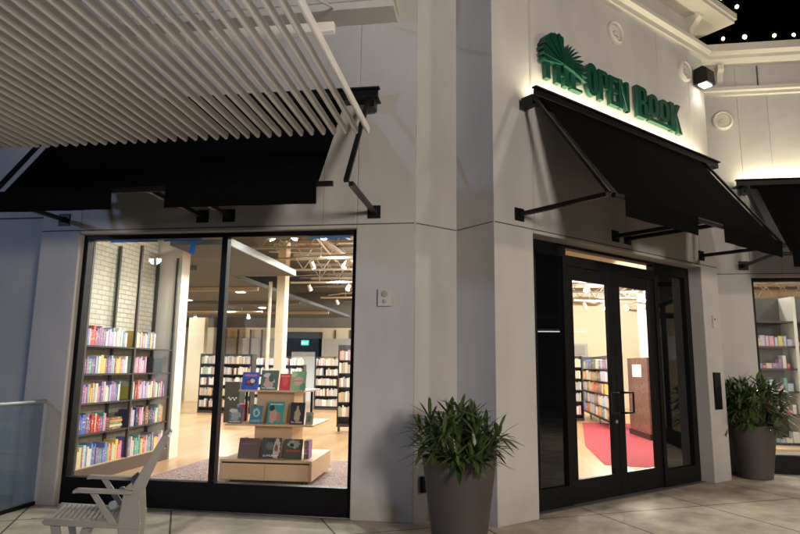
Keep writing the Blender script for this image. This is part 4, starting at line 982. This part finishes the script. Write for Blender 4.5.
for x, y in ((-6.6, 11.4), (-8.2, 13.8), (-6.9, 16), (-9.5, 18), (-12, 16.5), (-8, 20.5)):
    lampobj('SPOT', (x, y, 3.57), KI*160, WH2, .1, (0, 0, 0), None, 150, .5, name='downlight_light')
o = lampobj('SPOT', (-4.0, 8.4, 3.85), KI*70, WH2, .05, None, None, 110, .6, name='track_lamp_light'); aim(o, (-5.8, 8.9, 1.4))

# ------------------------------------------------------------------ the plaza: street lamps behind the camera, opposite buildings
def street_lamp(x, y, h, energy, color, label, target, spot=120, size=.5):
    t = thing('street_lamp', label, 'lamp', (x, y, 0), 0, 'plaza lamp posts')
    MB(T((x, y, 0))).lathe([(.12, 0), (.12, .1), (.05, .15), (.04, h)], 16).build('pole', BLACK, t, smooth=True)
    MB(T((x, y, h))).lathe([(.05, .0), (.16, .05), (.2, .1), (.2, .3), (.05, .36)], 20).build('head', BLACK, t, smooth=True)
    MB(T((x, y, h-.012))).lathe([(.14, 0), (.14, .01), (.001, .011)], 20).build('lens', emit('street_lamp_glow', color, 20), t)
    o = lampobj('SPOT', (x, y, h-.05), energy, color, size, None, None, spot, .6); aim(o, target)
street_lamp(5.8, -4.8, 3.7, 3700, (1, .885, .78), 'black plaza lamp post shining warm light on the shop front', (1.6, 8, 2.2), 66, .95)
street_lamp(-9.5, -2.5, 4.6, 1450, (.42, .58, 1), 'black plaza lamp post shining cool light on the left wall', (-5.6, 7, 2.2), 95, .16)
street_lamp(9.6, 4.6, 4.2, 1100, (1, .84, .68), 'black plaza lamp post beyond the right edge lighting the pavement', (3.4, 8.5, .5), 110, .3)
for k, (x, y, e) in enumerate(((1.3, 2.2, 150), (-1.2, 1.2, 75), (-3.4, 2.3, 60))):  # uplights added only to brighten the undersides of the slats
    t = thing('added_uplight', 'added round fill uplight below the slatted shade, %s from the camera side' % ORD[k], 'uplight', (x, y, 0), 0, 'added fill uplights under the shade')
    MB(T((x, y, .001))).lathe([(.09, 0), (.09, .012), (.07, .014), (.07, .008)], 20, close=False).build('ring', BLACK, t)
    MB(T((x, y, .002))).lathe([(.069, 0), (.069, .006), (.001, .006)], 20).build('lens', emit('added_uplight_glow', (1, .9, .78), 10), t)
    lampobj('SPOT', (x, y, .03), e, (1, .94, .89), .06, (radians(180), 0, 0), None, 104, .7, name='slat_fill_light')
# strip light over the awnings (the lamps inside the awning rails)
for M, x0, x1, ang, e in ((ME, .6, 4.6, 45, 58), (MF, 4.2, 8.2, 0, 62)):
    o = lampobj('AREA', tuple(M @ Vector(((x0+x1)/2, -.125, 4.755 if M is ME else 4.675))), e, (1, .88, .60), x1-x0, None, .05, name='strip_light')
    aim(o, tuple(M @ Vector(((x0+x1)/2, .02, 5.5)))); 
    o.rotation_euler = (Matrix.Rotation(radians(ang), 3, 'Z') @ Matrix.Rotation(radians(180-6), 3, 'X')).to_euler()
o = lampobj('SPOT', tuple(ME @ Vector((4.63, -.15, 6.07))), 7, (1, .9, .7), .05, (0, 0, 0), None, 130, .7, name='wall_lamp_light')

sf = thing('fill_shopfront', 'unseen shopfront across the plaza with glowing windows added as fill light', 'building', (0, -14, 0))
MB().box(-18, 18, -14.6, -14, 0, 6.5).build('wall', plain('opposite_facade', (.25, .23, .21), .8), sf)
lw = emit('warm_fill_window', (1, .80, .62), 1.5); lc = emit('cool_fill_window', (.55, .68, 1), .9)
for k in range(7): MB().box(-16+k*4.7, -12.6+k*4.7, -13.99, -13.95, .4, 3.1).build('window', lc if k < 4 else lw, sf)  # glowing panes out of view, added as soft fill for walls and slats
MB().box(-18, 18, -13.98, -12.6, 3.6, 3.8).build('canopy', TRIM, sf)
ob = thing('opposite_building', 'dark building across the plaza with a few lit windows', 'building', (24, 8, 0))
MB().box(20, 26, -12, 26, 0, 7).build('wall', plain('dark_facade', (.12, .11, .10), .8), ob)
for k, (y, z) in enumerate(((-6, 3), (0, 3), (6, 3), (12, 3), (3, 5.2))): MB().box(19.95, 19.99, y, y+1.5, z-1, z).build('window', emit('lit_window', (.35, .6, .8), 1.1), ob)
for k, (y, z) in enumerate(((6.0, 2.9), (9.5, 3.0), (2.5, 3.1))):
    tl = thing('tube_lamp', 'long cool tube lamp under the opposite arcade, number %s from the doors' % ORD[k], 'lamp', (17, y, z), 0, 'tube lamps across the plaza')
    MB().box(16.9, 17.1, y-.9, y+.9, z, z+.08).build('housing', WHITE, tl); MB().box(16.92, 17.08, y-.88, y+.88, z-.03, z-.001).build('tube', TUBEM, tl)
MB().box(16, 20, -12, 26, 3.4, 3.6).build('arcade_roof', plain('arcade_roof_paint', (.1, .1, .1), .8), ob)

# ------------------------------------------------------------------ camera and world
f_ = 609.7; yaw, pitch, roll = 0.1504, 0.1619, 0.0125
fv = Vector((-sin(yaw)*cos(pitch), cos(yaw)*cos(pitch), sin(pitch))); rv = Vector((cos(yaw), sin(yaw), 0)); uv = rv.cross(fv)
r2 = cos(roll)*rv+sin(roll)*uv; u2 = -sin(roll)*rv+cos(roll)*uv
cam = bpy.data.cameras.new('camera'); cam.sensor_fit = 'HORIZONTAL'; cam.sensor_width = 36; cam.lens = 36*f_/800; cam.clip_end = 500; cam.clip_start = .05
co = bpy.data.objects.new('camera', cam); COL.objects.link(co)
co.matrix_world = Matrix(((r2.x, u2.x, -fv.x, 0), (r2.y, u2.y, -fv.y, 0), (r2.z, u2.z, -fv.z, H), (0, 0, 0, 1)))
sc.camera = co
wd = bpy.data.worlds.new('World'); sc.world = wd; wd.use_nodes = True; nt = wd.node_tree
sky = nt.nodes.new('ShaderNodeTexSky'); sky.sky_type = 'NISHITA'; sky.sun_disc = False; sky.sun_elevation = radians(-6); sky.sun_rotation = radians(200)
nt.links.new(sky.outputs[0], nt.nodes['Background'].inputs[0]); nt.nodes['Background'].inputs[1].default_value = .05
vs = sc.view_settings; vs.view_transform = 'Standard'; vs.look = 'None'; vs.exposure = 0; vs.gamma = 1; vs.use_curve_mapping = False
sc.cycles.max_bounces = 8; sc.cycles.transparent_max_bounces = 16; sc.cycles.sample_clamp_indirect = 6
sc.cycles.caustics_reflective = False; sc.cycles.caustics_refractive = False
print('books', NB[0])
